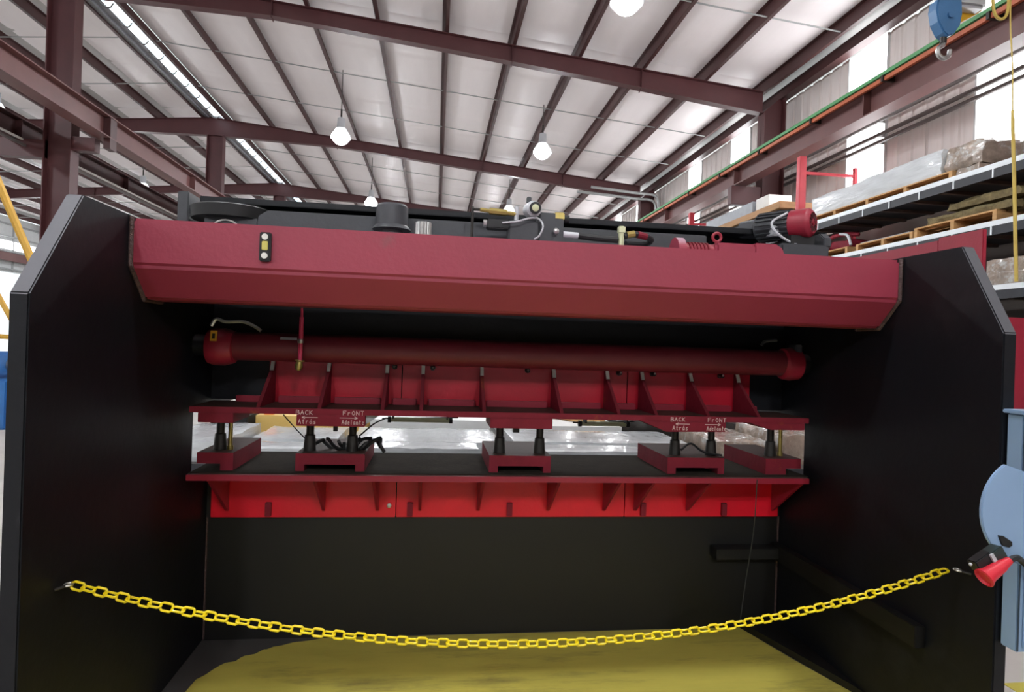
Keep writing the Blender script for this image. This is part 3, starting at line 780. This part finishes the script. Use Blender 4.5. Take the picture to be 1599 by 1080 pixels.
for i in range(6):
    B().lathe((1.125+0.017*i, 2.69, 1.957), (1, 0, 0), [(0, 0.045), (0.007, 0.045)], 18).obj('cooling_fin', RUSTRED, pm)
B().box(1.245, 1.53, 2.64, 2.75, 1.945, 2.0).obj('pump_housing', BEAMRED, pm, bevel=0.012)
B().prism([(1.43, 1.945), (1.43, 2.004), (1.53, 2.004), (1.56, 1.985), (1.575, 1.945)], 'y', 2.635, 2.70).obj('pump_cover', BEAMRED, pm, bevel=0.003, smooth=False)
B().tube([(1.268+0.02*math.cos(a*PI/8), 2.69, 2.03+0.02*math.sin(a*PI/8)) for a in range(16)], 0.007, 6, True).cyl((1.268, 2.69, 2.0), (1.268, 2.69, 2.014), 0.009, n=8).obj('lifting_eye', RED, pm)
# electric motor
mdir = Vector((-0.60, 0.80, 0.0)).normalized()
F = Vector((1.80, 2.78, 2.148))
mo = B().lathe(F+mdir*0.10, mdir, [(0, 0.066), (0.17, 0.066), (0.18, 0.05), (0.26, 0.045)], 24)
for k in range(20):
    a = 2*PI*k/20
    x_, y_ = mo.frame(mdir)
    d = x_*math.cos(a)+y_*math.sin(a)
    mo.obox(F+mdir*0.18+d*0.069, mdir*0.08, d*0.007, mdir.cross(d)*0.003)
mo = mo.obj('electric_motor', GREYBLACK, press)
B().lathe(F, mdir, [(0.004, 0.0), (0.004, 0.045), (0.0, 0.048), (0.0, 0.052), (0.012, 0.068), (0.02, 0.071), (0.10, 0.071), (0.10, 0.066)], 30).obj('fan_cover', RED, mo)
for k in range(16):
    a = 2*PI*k/16
    x_, y_ = B().frame(mdir)
    d = x_*math.cos(a)+y_*math.sin(a)
    B().obox(F-mdir*0.0+d*0.034, mdir*0.002, d*0.012, mdir.cross(d)*0.0018).obj('grille_slot', MAROON, mo)
B().lathe(F-mdir*0.002, mdir, [(0, 0.012), (0.006, 0.014)], 16).obj('fan_hub', RED, mo)
B().tube(catmull([F+mdir*0.13+Vector((-0.03, -0.06, 0.05)), F+mdir*0.15+Vector((-0.085, -0.05, 0.0)), F+mdir*0.13+Vector((-0.06, -0.06, -0.07)), F+mdir*0.05+Vector((0.0, -0.03, -0.13))], 6), 0.006, 6).obj('motor_cable', LAMPHOUSE, mo)
B().box(1.64, 1.70, 2.86, 2.93, 2.09, 2.14).obj('terminal_box', LAMPHOUSE, mo, bevel=0.005)
B().box(1.62, 1.87, 2.75, 3.02, 1.945, 2.035).obj('motor_base', GREYBLACK, mo, bevel=0.01)
B().prism([(2.76, 2.03), (2.76, 2.07), (2.80, 2.10), (2.93, 2.09), (2.95, 2.03)], 'x', 1.845, 1.885).obj('motor_foot', GREYBLACK, mo, bevel=0.004)
B().box(1.70, 1.82, 2.80, 2.92, 2.03, 2.085).obj('motor_saddle', RUBBER, mo)
B().cyl((1.60, 2.86, 2.0), (1.62, 2.86, 2.0), 0.03, n=14).cyl((1.54, 2.86, 2.0), (1.60, 2.86, 2.0), 0.018, n=12).obj('motor_coupling', GREYBLACK, mo)

# handwritten words on the bracket edge
GL = {'B': [[(0, 0), (0, 1), (.5, .95), (.55, .7), (.1, .55), (.6, .4), (.6, .1), (0, 0)]], 'A': [[(0, 0), (.3, 1), (.6, 0)], [(.12, .4), (.48, .4)]],
      'C': [[(.6, .85), (.3, 1), (.05, .7), (.05, .25), (.3, 0), (.6, .15)]], 'K': [[(0, 0), (0, 1)], [(.55, 1), (.05, .5), (.6, 0)]],
      'F': [[(0, 0), (0, 1), (.6, 1)], [(0, .55), (.45, .55)]], 'r': [[(.1, 0), (.1, .65)], [(.1, .45), (.3, .65), (.5, .55)]], 'O': [[(.3, 1), (.05, .7), (.05, .3), (.3, 0), (.55, .3), (.55, .7), (.3, 1)]],
      'N': [[(0, 0), (0, 1), (.55, 0), (.55, 1)]], 'T': [[(0, 1), (.65, 1)], [(.32, 1), (.32, 0)]], 't': [[(.25, 1), (.25, .1), (.45, 0)], [(.05, .65), (.5, .65)]],
      'a': [[(.5, .6), (.2, .6), (.05, .3), (.2, 0), (.45, .2), (.5, .6), (.55, 0)]], 'á': [[(.5, .6), (.2, .6), (.05, .3), (.2, 0), (.45, .2), (.5, .6), (.55, 0)], [(.25, .8), (.42, 1.05)]],
      's': [[(.5, .6), (.15, .58), (.15, .38), (.45, .28), (.4, .02), (.05, .05)]], 'd': [[(.5, .5), (.15, .55), (.05, .25), (.25, 0), (.5, .2)], [(.5, 1), (.5, 0)]],
      'e': [[(.08, .32), (.5, .36), (.4, .62), (.12, .55), (.08, .2), (.25, 0), (.52, .1)]], 'l': [[(.25, 1), (.25, 0)]], 'n': [[(.05, .6), (.05, 0)], [(.05, .4), (.3, .62), (.5, .4), (.5, 0)]]}
def word(b, txt, x, z, h, w, y):
    for i, ch in enumerate(txt):
        for st in GL[ch]:
            P = [Vector((x+i*w+p[0]*w*1.15, y, z+p[1]*h)) for p in st]
            for a, c in zip(P, P[1:]):
                d = c-a
                if d.length < 1e-6: continue
                n = Vector((-d.z, 0, d.x)).normalized()*0.0011
                b.obox((a+c)/2, d/2*1.05, n, (0, 0.0006, 0))
def arrow(b, x0, x1, z, y):
    s = 1 if x1 > x0 else -1
    for a, c in (((x0, z), (x1, z)), ((x1, z), (x1-s*0.014, z+0.006)), ((x1, z), (x1-s*0.014, z-0.006))):
        a = Vector((a[0], y, a[1])); c = Vector((c[0], y, c[1])); d = c-a
        n = Vector((-d.z, 0, d.x)).normalized()*0.0012
        b.obox((a+c)/2, d/2, n, (0, 0.0006, 0))
for blk, xb, xf in ((blocks[1], -0.612, -0.405), (blocks[3], 1.150, 1.340)):
    b = B()
    word(b, 'BACK', xb, 1.160, 0.019, 0.0195, 2.8712)
    arrow(b, xb+0.095, xb+0.025, 1.147, 2.8712)
    word(b, 'Atrás', xb+0.010, 1.118, 0.020, 0.0165, 2.8712)
    b.obj('handwriting', CHALK, blk, smooth=False)['label'] = 'white handwritten words BACK Atrás with a left arrow'
    b = B()
    word(b, 'FrONT', xf, 1.160, 0.019, 0.0195, 2.8712)
    arrow(b, xf-0.015, xf+0.065, 1.147, 2.8712)
    word(b, 'Adelante', xf-0.005, 1.118, 0.020, 0.0128, 2.8712)
    b.obj('handwriting', CHALK, blk, smooth=False)['label'] = 'white handwritten words FRONT Adelante with a right arrow'

# ================================================================== SAFETY CHAIN
P0, P1, SAG = Vector((-1.062, 2.005, 0.735)), Vector((1.872, 2.015, 0.742)), 0.222
def cat(t): return P0.lerp(P1, t)-Vector((0, 0, SAG*4*t*(1-t)))
ts = [i/600 for i in range(601)]
acc = [0.0]
for a, b in zip(ts, ts[1:]): acc.append(acc[-1]+(cat(b)-cat(a)).length)
NL = 90
chain = thing('safety_chain', tuple(P0), 'sagging yellow plastic chain strung across the front between the two black plates', 'chain')
Lp = acc[-1]/NL
hl, hw, wr_ = Lp*0.5+0.0055, 0.0112, 0.0039
path = []
for k in range(5): path.append((hl-hw*0.55+hw*0.55*math.sin(PI*k/4)-wr_, 0, hw*math.cos(PI*k/4)))
for k in range(5): path.append((-hl+hw*0.55-hw*0.55*math.sin(PI*k/4)+wr_, 0, -hw*math.cos(PI*k/4)))
lm = B().tube(path, wr_, 6, True).mesh('chain_link', YCHAIN, (0, 0, 0))
j = 0
for i in range(NL):
    s = (i+0.5)*Lp
    while j < 599 and acc[j+1] < s: j += 1
    t = ts[j]
    c = cat(t)
    d = (cat(min(1, t+0.002))-cat(max(0, t-0.002))).normalized()
    o = bpy.data.objects.new('chain_link', lm)
    COL.objects.link(o)
    o.parent = chain
    rx = (PI/2*(i % 2)+0.16*(1 if i % 2 else -1)+random.uniform(-.12, .12))
    yv = Vector((0, 1, 0)); zv = d.cross(yv).normalized(); yv = zv.cross(d)
    R = Matrix((d, yv, zv)).transposed() @ Matrix.Rotation(rx, 3, 'X')
    o.matrix_local = Matrix.Translation(c-P0) @ R.to_4x4()
for x, s, nm in ((XA, 1, 'left'), (XB, -1, 'right')):
    t = thing('eye_hook', (x, 2.01, 0.74), 'grey eye hook on the %s black plate holding the yellow chain' % nm, 'hook')
    e = P0 if s > 0 else P1
    B().tube([(x, 1.962, e.z+0.002), (x+s*0.010, 1.972, e.z+0.003), (x+s*0.02, 1.990, e.z+0.004)], 0.005, 8).obj('hook_shank', DARKSTEEL, t)
    B().tube([(x+s*(0.020+0.010*math.sin(a*PI/6)), 1.998+0.014*math.cos(a*PI/6), e.z+0.004) for a in range(12)], 0.0035, 6, True).obj('hook_eye', STEEL, t)

# ================================================================== RIGHT FOREGROUND CABINET
cab = thing('control_cabinet', (2.0, 1.76, 0.65), 'pale blue control cabinet on the front of the right black plate', 'cabinet')
B().box(1.932, 2.45, 1.80, 1.861, 0.545, 1.33).obj('body', CABBLUE, cab, bevel=0.005, smooth=False)
B().box(1.915, 2.47, 1.785, 1.863, 1.33, 1.343).obj('lid', CABBLUE, cab, bevel=0.003, smooth=False)
B().box(1.950, 2.43, 1.792, 1.80, 0.56, 1.32).obj('door', CABBLUE, cab, bevel=0.003, smooth=False)
B().box(1.933, 1.9375, 1.798, 1.8005, 0.55, 1.325).obj('door_gap', CABDARK, cab, smooth=False)
cx, cz, rr_ = 1.640, 1.095, 0.150
pts = []
for k in range(17):
    a = math.radians(123+(250-123)*k/16)
    pts.append((cx+rr_*math.cos(a), cz+rr_*math.sin(a)))
pts += [(1.66, 0.93), (1.95, 0.95), (1.95, 1.06), (1.80, 1.10), (1.68, 1.182)]
gd = B().prism(pts, 'y', 1.50, 1.510).obj('rounded_cover', CABBLUE, cab, bevel=0.002, smooth=False)
B().box(1.94, 2.05, 1.510, 1.795, 0.98, 1.05).box(1.90, 2.05, 1.510, 1.52, 0.97, 1.055).obj('cover_bracket', CABBLUE, cab, smooth=False)
B().prism([(1.540, 1.028), (1.556, 1.026), (1.583, 1.010), (1.584, 1.000), (1.575, 0.994), (1.553, 1.000)], 'y', 1.496, 1.501).obj('cover_opening', RUBBER, gd, bevel=0.001, smooth=False)
pl = thing('power_plug', (1.50, 1.45, 0.93), 'red industrial plug in a dark socket below the pale blue rounded cover', 'plug')
u = Vector((-0.86, -0.05, -0.5)).normalized()
v = Vector((0, -1, 0.1)).normalized()
w = u.cross(v).normalized()
B().obox((1.508, 1.478, 0.983), u*0.022, v*0.018, w*0.018).obj('socket', PLUGBLACK, pl, bevel=0.003)
B().obox((1.472, 1.478, 0.966), u*0.028, v*0.015, w*0.016).obj('socket_hood', RUBBER, pl, bevel=0.003)
B().lathe((1.532, 1.455, 0.975), (-0.88, -0.05, -0.5), [(0, 0.010), (0.02, 0.013), (0.03, 0.016), (0.075, 0.020), (0.09, 0.026), (0.092, 0.022), (0.085, 0.018), (0.085, 0)], 20).obj('plug_body', PLUGRED, pl)
B().tube(catmull([(1.532, 1.455, 0.975), (1.56, 1.46, 0.98), (1.60, 1.48, 0.96), (1.68, 1.49, 0.90), (1.75, 1.48, 0.78), (1.78, 1.48, 0.60)], 5), 0.008, 8).obj('plug_cable', RUBBER, pl)
B().obox((1.492, 1.459, 0.974), u*0.005, v*0.003, w*0.018).obj('socket_clip', LAMPHOUSE, pl)
B().sphere((1.427, 1.465, 0.962), 0.0045, 8, 6).obj('latch_screw', LAMPHOUSE, pl)

# ================================================================== RED MACHINE BEHIND THE RIGHT PLATE
rm = thing('red_plate_frame', (3.7, 4.0, 0), 'red steel frame standing behind the right black plate', 'machine')
B().box(3.5, 3.53, 3.58, 3.94, 0, 2.36).obj('upright_plate', RED, rm, bevel=0.004, smooth=False)
B().box(3.5, 3.62, 3.94, 7.5, 2.16, 2.345).obj('side_beam', RED, rm, bevel=0.004, smooth=False)
B().box(3.5, 3.6, 7.2, 7.5, 0, 2.16).obj('rear_post', RED, rm, smooth=False)
B().box(3.5, 4.4, 3.40, 3.52, 0, 1.78).obj('front_panel', RED, rm, bevel=0.004, smooth=False)

# ================================================================== STORAGE RACK
RX0 = 5.85
rack = thing('storage_rack', (6.2, 9.0, 0), 'long red and black storage rack along the right wall, loaded with pallets', 'rack')
for y, zt, x1 in ((5.0, 4.78, 6.9), (9.5, 4.78, 6.9), (13.9, 4.78, 6.44)):
    B().box(RX0, RX0+0.12, y-0.05, y+0.05, 0, zt).obj('rack_post', RACKRED, rack, bevel=0.006, smooth=False)
    B().box(x1-0.06, x1, y-0.03, y+0.03, 0, zt-0.12).obj('rear_post', RACKRED, rack, bevel=0.004, smooth=False)
    for z in (4.52, 3.2, 1.2):
        B().box(RX0+0.12, x1-0.06, y-0.02, y+0.02, z-0.022, z+0.022).obj('rack_brace', RACKRED, rack, smooth=False)
for ya, yb, x1 in ((4.0, 9.52, 6.88), (9.56, 13.85, 6.44)):
    for zi, z in enumerate((3.606, 2.995, 2.31, 1.65, 0.9)):
        s = B().box(RX0-0.03, RX0-0.001, ya, yb, z-0.15, z-0.056).obj('shelf_beam', RACKBLACK, rack, smooth=False)
        B().box(RX0-0.036, RX0-0.022, ya, yb, z-0.056, z).obj('edge_strip', RACKWHITE, s, smooth=False)
        B().box(RX0-0.022, x1, ya, yb, z-0.05, z-0.006).obj('deck', RACKBLACK, s, smooth=False)
        n = round((yb-ya)/0.5)
        for k in range(n):
            y = ya+0.25+k*(yb-ya-0.5)/(n-1)
            if zi < 3: B().box(RX0+0.12, x1-0.08, y-0.025, y+0.025, z-0.09, z-0.05).obj('cross_bar', UNDERBROWN, s, smooth=False)
            B().box(RX0-0.038, RX0-0.030, y-0.008+0.1, y+0.008+0.1, z-0.15, z-0.056).obj('edge_clip', RACKWHITE, s, smooth=False)

# pallets: deck boards, stringers, bottom boards each a part
def pallet(x0, x1, y0, y1, z, h, ny, label):
    t = thing('pallet', ((x0+x1)/2, (y0+y1)/2, z), label, 'pallet', 'wooden pallets on the rack')
    n = 5
    for i in range(n):                      # boards run along the shelf
        a = x0+(x1-x0-0.11)*i/(n-1)
        B().box(a, a+0.11, y0, y1, z+h-0.018, z+h).obj('deck_board', WOOD, t, smooth=False)
        if i in (0, 2, 4): B().box(a, a+0.11, y0, y1, z, z+0.016).obj('bottom_board', WOOD, t, smooth=False)
    for k in range(ny):
        y = y0+0.001+(y1-y0-0.052)*k/(ny-1)
        B().box(x0+0.001, x1-0.001, y, y+0.05, z+0.016, z+h-0.018).obj('stringer', WOOD, t, smooth=False)
    return t
pallet(5.88, 6.55, 6.45, 9.3, 3.606, 0.10, 5, 'long wooden pallet under the plastic wrapped bundle on the top shelf')
pallet(5.88, 6.55, 5.86, 7.0, 2.995, 0.135, 3, 'wooden pallet carrying the weathered timbers on the second shelf')
pallet(5.88, 6.55, 7.02, 8.07, 2.995, 0.105, 3, 'wooden pallet with thin grey bars on the second shelf')
pallet(5.88, 6.50, 8.25, 8.85, 2.995, 0.11, 2, 'small reddish lit pallet behind the motor on the second shelf')

def lumpy(x0, x1, y0, y1, z0, z1, amp, seed, nx=5, ny=14, nz=4):
    """a wrapped bundle: a closed box grid with rounded, uneven faces"""
    rnd = random.Random(seed)
    bm = bmesh.new()
    idx = {}
    def vert(i, j, k):
        if (i, j, k) not in idx:
            u, v, w = i/nx, j/ny, k/nz
            x = x0+(x1-x0)*u; y = y0+(y1-y0)*v; z = z0+(z1-z0)*w
            e = sum(1 for q, n in ((i, nx), (j, ny), (k, nz)) if q in (0, n))
            s = amp
            x += rnd.uniform(-s, s)*0.5-(0.4*s*(2*u-1) if e > 1 else 0)
            y += rnd.uniform(-s, s)*0.5-(0.6*s*(2*v-1) if e > 1 else 0)
            if k > 0: z += rnd.uniform(-s, s)*0.35-(0.5*s if e > 1 and k == nz else 0)
            idx[(i, j, k)] = bm.verts.new((x, y, z))
        return idx[(i, j, k)]
    def quad(f, a, b):
        for p in range(a):
            for q in range(b):
                bm.faces.new((f(p, q), f(p+1, q), f(p+1, q+1), f(p, q+1)))
    quad(lambda p, q: vert(p, q, 0), nx, ny); quad(lambda p, q: vert(p, q, nz), nx, ny)
    quad(lambda p, q: vert(0, p, q), ny, nz); quad(lambda p, q: vert(nx, p, q), ny, nz)
    quad(lambda p, q: vert(p, 0, q), nx, nz); quad(lambda p, q: vert(p, ny, q), nx, nz)
    bb = B(); bb.bm.free(); bb.bm = bm
    return bb
wb_ = thing('wrapped_bundle', (6.2, 7.6, 3.707), 'long plastic wrapped sheet bundle on the top shelf by the windows', 'bundle')
lumpy(5.9, 6.55, 6.62, 9.2, 3.707, 4.02, 0.03, 4).obj('wrapped_sheets', WRAP, wb_)
lumpy(5.9, 6.55, 6.06, 6.62, 3.707, 4.0, 0.05, 5, 5, 5, 4).obj('wrapped_end', WRAPBROWN, wb_)
lumpy(5.90, 6.5, 6.1, 6.42, 3.607, 3.706, 0.015, 6, 5, 5, 2).obj('carton_base', WRAPBROWN, wb_)
tag(B().box(5.9, 6.5, 7.1, 8.0, 3.101, 3.115).obj('steel_bar_sheet', GREYSTUFF, smooth=False), 'thin grey sheet lying on a pallet on the second shelf', 'sheet')
for i, (y0, y1, zz, xx) in enumerate(((5.7, 6.85, 3.131, 5.90), (5.75, 6.7, 3.131, 6.1), (5.65, 6.6, 3.26, 5.95), (5.8, 6.5, 3.26, 6.15))):
    tag(lumpy(xx, xx+0.16, y0, y1, zz, zz+0.1, 0.035, 10+i, 2, 9, 2).obj('weathered_timber', MOSSWOOD), 'rough weathered timber on the second shelf pallet, ' + ('lower front', 'lower rear', 'upper front', 'upper rear')[i], 'timber', 'weathered timbers')
tag(lumpy(5.88, 6.45, 5.09, 5.98, 2.311, 2.6, 0.02, 21, 4, 8, 3).obj('wrapped_bundle', WRAPBROWN), 'brownish grey wrapped stack on the third shelf at the right edge', 'bundle')
tag(lumpy(5.88, 6.45, 5.09, 5.95, 1.651, 1.9, 0.02, 22, 4, 8, 3).obj('wrapped_bundle', WRAPBROWN), 'wrapped stack on the fourth shelf behind the red frame', 'bundle')
tg = thing('tool_heap', (6.1, 8.5, 3.107), 'red and black hose tools heaped on a small pallet behind the motor', 'tool')
B().tube(catmull([(5.92, 8.8, 3.13), (5.95, 8.75, 3.3), (6.0, 8.5, 3.33), (6.1, 8.3, 3.3)], 6), 0.03, 8).obj('red_pipe', RED, tg)
B().tube(catmull([(5.9, 8.45, 3.32), (5.9, 8.28, 3.27), (5.9, 8.2, 3.12)], 6), 0.02, 8).obj('white_hose', LAMPHOUSE, tg)
lumpy(5.95, 6.4, 8.3, 8.8, 3.107, 3.25, 0.04, 31, 3, 5, 2).obj('tool_body', RUSTRED, tg)
# far bay of the rack
tag(B().box(5.84, 6.44, 10.0, 13.2, 3.606, 4.02).obj('black_crate', RACKBLACK, bevel=0.01, smooth=False), 'long black crate on the far top shelf behind the pump', 'crate')
tag(B().box(5.78, 6.44, 9.9, 13.0, 4.022, 4.14).obj('plywood_stack', PLY, bevel=0.004, smooth=False), 'tan plywood stack on the long black crate', 'plywood')
tag(B().box(5.82, 6.44, 10.9, 12.9, 4.142, 4.36).obj('grey_carton', GREYSTUFF, bevel=0.006, smooth=False), 'flat grey carton on the tan plywood stack', 'carton')
tag(B().box(5.86, 6.3, 10.4, 10.85, 4.142, 4.38).obj('white_carton', WHITEPAINT, bevel=0.006, smooth=False), 'small white carton on the tan plywood, right of the grey carton', 'carton')
tag(B().box(5.84, 5.96, 9.72, 9.86, 3.607, 3.78).obj('wood_block', WOOD, bevel=0.004, smooth=False), 'small wood block on the far top shelf by the red rack post', 'block')

# ================================================================== HOIST
ho = thing('hoist_hook_block', (4.88, 5.5, 4.6), 'blue hoist hook block hanging at the top right', 'hoist')
B().prism([(4.75, 5.02), (4.735, 4.92), (4.76, 4.80), (4.82, 4.70), (4.87, 4.665), (4.93, 4.69), (5.00, 4.79), (5.02, 4.90), (5.01, 5.04)], 'y', 5.44, 5.56).obj('sheave_housing', HOISTBLUE, ho, bevel=0.012, smooth=False)
B().cyl((4.88, 5.42, 4.87), (4.88, 5.44, 4.87), 0.03, n=16).obj('sheave_pin', HOISTBLUE, ho)
B().cyl((4.87, 5.5, 4.62), (4.87, 5.5, 4.68), 0.03, n=12).obj('hook_swivel', DARKSTEEL, ho)
B().tube(catmull([(4.87, 5.5, 4.64), (4.865, 5.5, 4.60), (4.82, 5.5, 4.57), (4.82, 5.5, 4.51), (4.87, 5.5, 4.475), (4.93, 5.5, 4.50), (4.945, 5.5, 4.56)], 6), 0.022, 10).obj('hook', STEEL, ho)
for x in (4.80, 4.96):
    B().cyl((x, 5.5, 4.98), (x, 5.5, 5.15), 0.008, n=6).obj('wire_rope', DARKSTEEL, ho)
tr = thing('hoist_trolley', (5.1, 5.6, 5.2), 'blue and yellow crane hoist trolley at the top right corner', 'hoist')
B().cyl((4.55, 5.6, 5.30), (5.15, 5.6, 5.30), 0.16, n=24).obj('rope_drum', HOISTBLUE, tr)
B().box(5.02, 5.35, 5.5, 5.75, 5.02, 5.18).obj('motor_housing', LAMPHOUSE, tr, bevel=0.03)
B().prism([(5.06, 4.86), (5.40, 5.06), (5.42, 5.12), (5.08, 5.02)], 'y', 5.62, 5.72).obj('yellow_bracket', HOISTYELLOW, tr, bevel=0.006, smooth=False)
B().box(4.4, 5.9, 5.62, 5.78, 5.40, 5.62).obj('bridge_girder', HOISTYELLOW, tr, bevel=0.006, smooth=False)
cbx = catmull([(5.29, 5.4, 5.5), (5.30, 5.4, 5.05), (5.33, 5.4, 4.90), (5.40, 5.4, 4.86), (5.46, 5.4, 4.92), (5.475, 5.4, 5.1), (5.47, 5.4, 5.5)], 6)
tag(B().tube(cbx, 0.014, 8).obj('festoon_cable', CABLEYELLOW), 'looped yellow festoon cable at the top right', 'cable')
tag(B().tube(catmull([(5.49, 5.4, 5.5), (5.50, 5.4, 4.85), (5.54, 5.4, 4.4), (5.56, 5.4, 3.9)], 6), 0.007, 6).cyl((5.57, 5.4, 3.65), (5.555, 5.4, 3.98), 0.012, n=8).tube(catmull([(5.56, 5.4, 3.9), (5.60, 5.4, 3.3), (5.66, 5.4, 2.3)], 5), 0.016, 8).obj('pendant_cable', CABLEYELLOW), 'thin yellow pendant cable hanging down the right edge', 'cable')

# ================================================================== LEFT BACKGROUND
ga = thing('gantry_frame', (-5.0, 8, 0), 'yellow steel gantry frame at the left edge', 'gantry')
B().tube([(-5.75, 8, 4.5), (-3.8, 8, 0.0)], 0.045, 8).obj('leg', GANTRYYELLOW, ga)
B().tube([(-5.75, 8, 4.5), (-7.7, 8, 0.0)], 0.045, 8).obj('leg', GANTRYYELLOW, ga)
B().tube([(-5.75, 8.05, 2.9), (-4.70, 8.05, 1.0)], 0.03, 8).obj('brace', GANTRYYELLOW, ga)
B().tube([(-6.9, 8, 1.45), (-4.6, 8, 1.40)], 0.03, 8).obj('cross_bar', GANTRYYELLOW, ga)
B().box(-9.0, -5.65, 7.9, 8.1, 4.5, 4.75).obj('top_girder', GANTRYYELLOW, ga, bevel=0.005, smooth=False)
bm_ = thing('blue_machine', (-7.2, 10.5, 0), 'blue machine standing behind the yellow gantry at the left edge', 'machine')
B().box(-8.0, -6.3, 10.0, 11.0, 0.0, 0.75).obj('machine_base', MACHBLUE, bm_, bevel=0.03)
B().box(-7.8, -6.5, 10.1, 10.9, 0.75, 1.15).obj('machine_head', MACHBLUE, bm_, bevel=0.05)
B().cyl((-6.6, 10.4, 0.95), (-6.3, 10.4, 0.95), 0.12, n=16).obj('chuck', STEEL, bm_)

# ================================================================== STACKS SEEN THROUGH THE GAP
tb = thing('steel_table', (0.5, 5.0, 0), 'low dark steel table behind the press carrying the wrapped stacks', 'table')
B().box(-1.9, 3.1, 4.25, 6.9, 0.60, 0.66).obj('table_top', RACKBLACK, tb, smooth=False)
for x in (-1.8, 0.5, 3.0):
    for y in (4.35, 6.8):
        B().box(x-0.04, x+0.04, y-0.04, y+0.04, 0, 0.60).obj('leg', RACKBLACK, tb, smooth=False)
def stack(x0, x1, y0, y1, z0, z1, m, seed, label, amp=0.012, nm='wrapped_stack', cat='stack', group='stacks behind the press'):
    return tag(lumpy(x0, x1, y0, y1, z0, z1, amp, seed, 8, 8, 2).obj(nm, m), label, cat, group)
stack(-0.42, 0.33, 4.30, 4.60, 0.661, 0.775, WRAP, 41, 'low white wrapped stack just behind the bed, left of the middle block')
stack(-0.62, 0.50, 4.66, 5.42, 0.661, 0.765, WRAP, 42, 'shiny wrapped sheet stack left of the middle block, second row')
stack(0.60, 1.55, 4.30, 4.62, 0.661, 0.765, WRAP, 43, 'low wrapped stack just behind the bed, right of the middle block')
stack(0.62, 2.05, 4.68, 5.40, 0.661, 0.77, WRAP, 44, 'shiny wrapped sheet stack right of the middle block, second row')
stack(-1.25, -0.80, 4.30, 4.58, 0.661, 0.765, WRAP, 45, 'short white wrapped stack by the left channel')
stack(-1.32, -0.70, 4.64, 5.35, 0.661, 0.77, WRAP, 46, 'wrapped sheet stack at the left of the gap')
stack(-1.88, -1.40, 4.3, 5.3, 0.661, 0.80, WRAP, 47, 'grey wrapped stack at the far left of the gap', 0.02)
stack(2.12, 2.62, 4.4, 5.3, 0.661, 0.84, WRAPBROWN, 48, 'brown and white wrapped stack toward the right of the gap', 0.03)
stack(2.66, 3.05, 4.4, 5.2, 0.661, 0.90, WRAPBROWN, 49, 'brown wrapped cartons at the right end of the gap', 0.03)
stack(-1.52, -0.62, 5.55, 6.8, 0.661, 0.83, SHEETYELLOW, 50, 'cream paper covered sheet stack at the left of the gap', 0.003, 'sheet_stack')
stack(-0.55, 0.52, 5.55, 6.8, 0.661, 0.815, SHEETWHITE, 51, 'white sheet stack left of the middle block, rear row', 0.003, 'sheet_stack')
stack(0.62, 1.75, 5.55, 6.8, 0.661, 0.78, SHEETWHITE, 52, 'white sheet stack right of the middle block, rear row', 0.003, 'sheet_stack')
for i, (xa, ya, xb, yb, z) in enumerate(((0.95, 6.6, 1.5, 5.7, 0.80), (1.02, 6.68, 1.62, 5.75, 0.80))):
    d = Vector((xb-xa, yb-ya, 0)); n = Vector((-d.y, d.x, 0)).normalized()*0.035
    tag(B().obox(((xa+xb)/2, (ya+yb)/2, z+0.005+0.0*i), d/2, n, (0, 0, 0.018)).obj('wooden_batten', WOOD, smooth=False), ('left' if i == 0 else 'right')+' wooden batten lying across the white rear stack', 'batten', 'wooden battens')
tag(B().box(-1.86, -1.56, 5.45, 5.85, 0.661, 0.84).obj('black_tray', RUBBER, bevel=0.01), 'black tray beside the cream paper stack at the left of the gap', 'tray')
heap = tag(lumpy(1.8, 3.0, 5.5, 6.8, 0.661, 0.86, 0.05, 60, 10, 10, 3).obj('scrap_heap', DARKSTEEL), 'dark heap of steel offcuts behind the wrapped stacks', 'scrap')
sh = B()
rnd = random.Random(5)
for i in range(90):
    c = Vector((rnd.uniform(1.85, 2.95), rnd.uniform(5.45, 6.7), rnd.uniform(0.86, 0.93)))
    a = Vector((rnd.uniform(-1, 1), rnd.uniform(-1, 1), rnd.uniform(-.5, .5))).normalized()
    b_ = a.orthogonal().normalized()
    sh.obox(c, a*rnd.uniform(.02, .05), b_*rnd.uniform(.006, .016), a.cross(b_)*0.003)
tag(sh.obj('metal_offcuts', STEEL, heap, smooth=False), 'pale metal offcuts scattered over the dark heap', kind='stuff')
for i, (xa, xb, y, z) in enumerate(((-0.237, 0.106, 3.33, 1.088), (0.80, 1.09, 3.33, 1.084))):
    t = thing('work_light_tube', ((xa+xb)/2, y, z), ('left' if i == 0 else 'right')+' pale tube with black end caps under the upper bracket', 'lamp', 'tubes under the bracket')
    B().cyl((xa+0.015, y, z), (xb-0.015, y, z), 0.013, n=12).obj('tube', PALEGREEN, t)
    for x in (xa, xb-0.018):
        B().cyl((x, y, z), (x+0.018, y, z), 0.017, n=12).obj('end_cap', RUBBER, t)
    B().cyl((xa-0.03, y, z+0.004), (xb+0.03, y, z+0.016), 0.004, n=6).obj('cord', RUBBER, t)
    for x in (xa+0.03, xb-0.03):
        B().box(x-0.004, x+0.004, y-0.06, y+0.004, z+0.01, 1.19).obj('hanger', RUBBER, t, smooth=False)
tag(lumpy(-1.47, -1.38, 5.6, 5.7, 0.83, 0.89, 0.01, 70, 2, 2, 2).obj('orange_canister', ORANGE), 'small orange canister on the cream stack', 'canister')
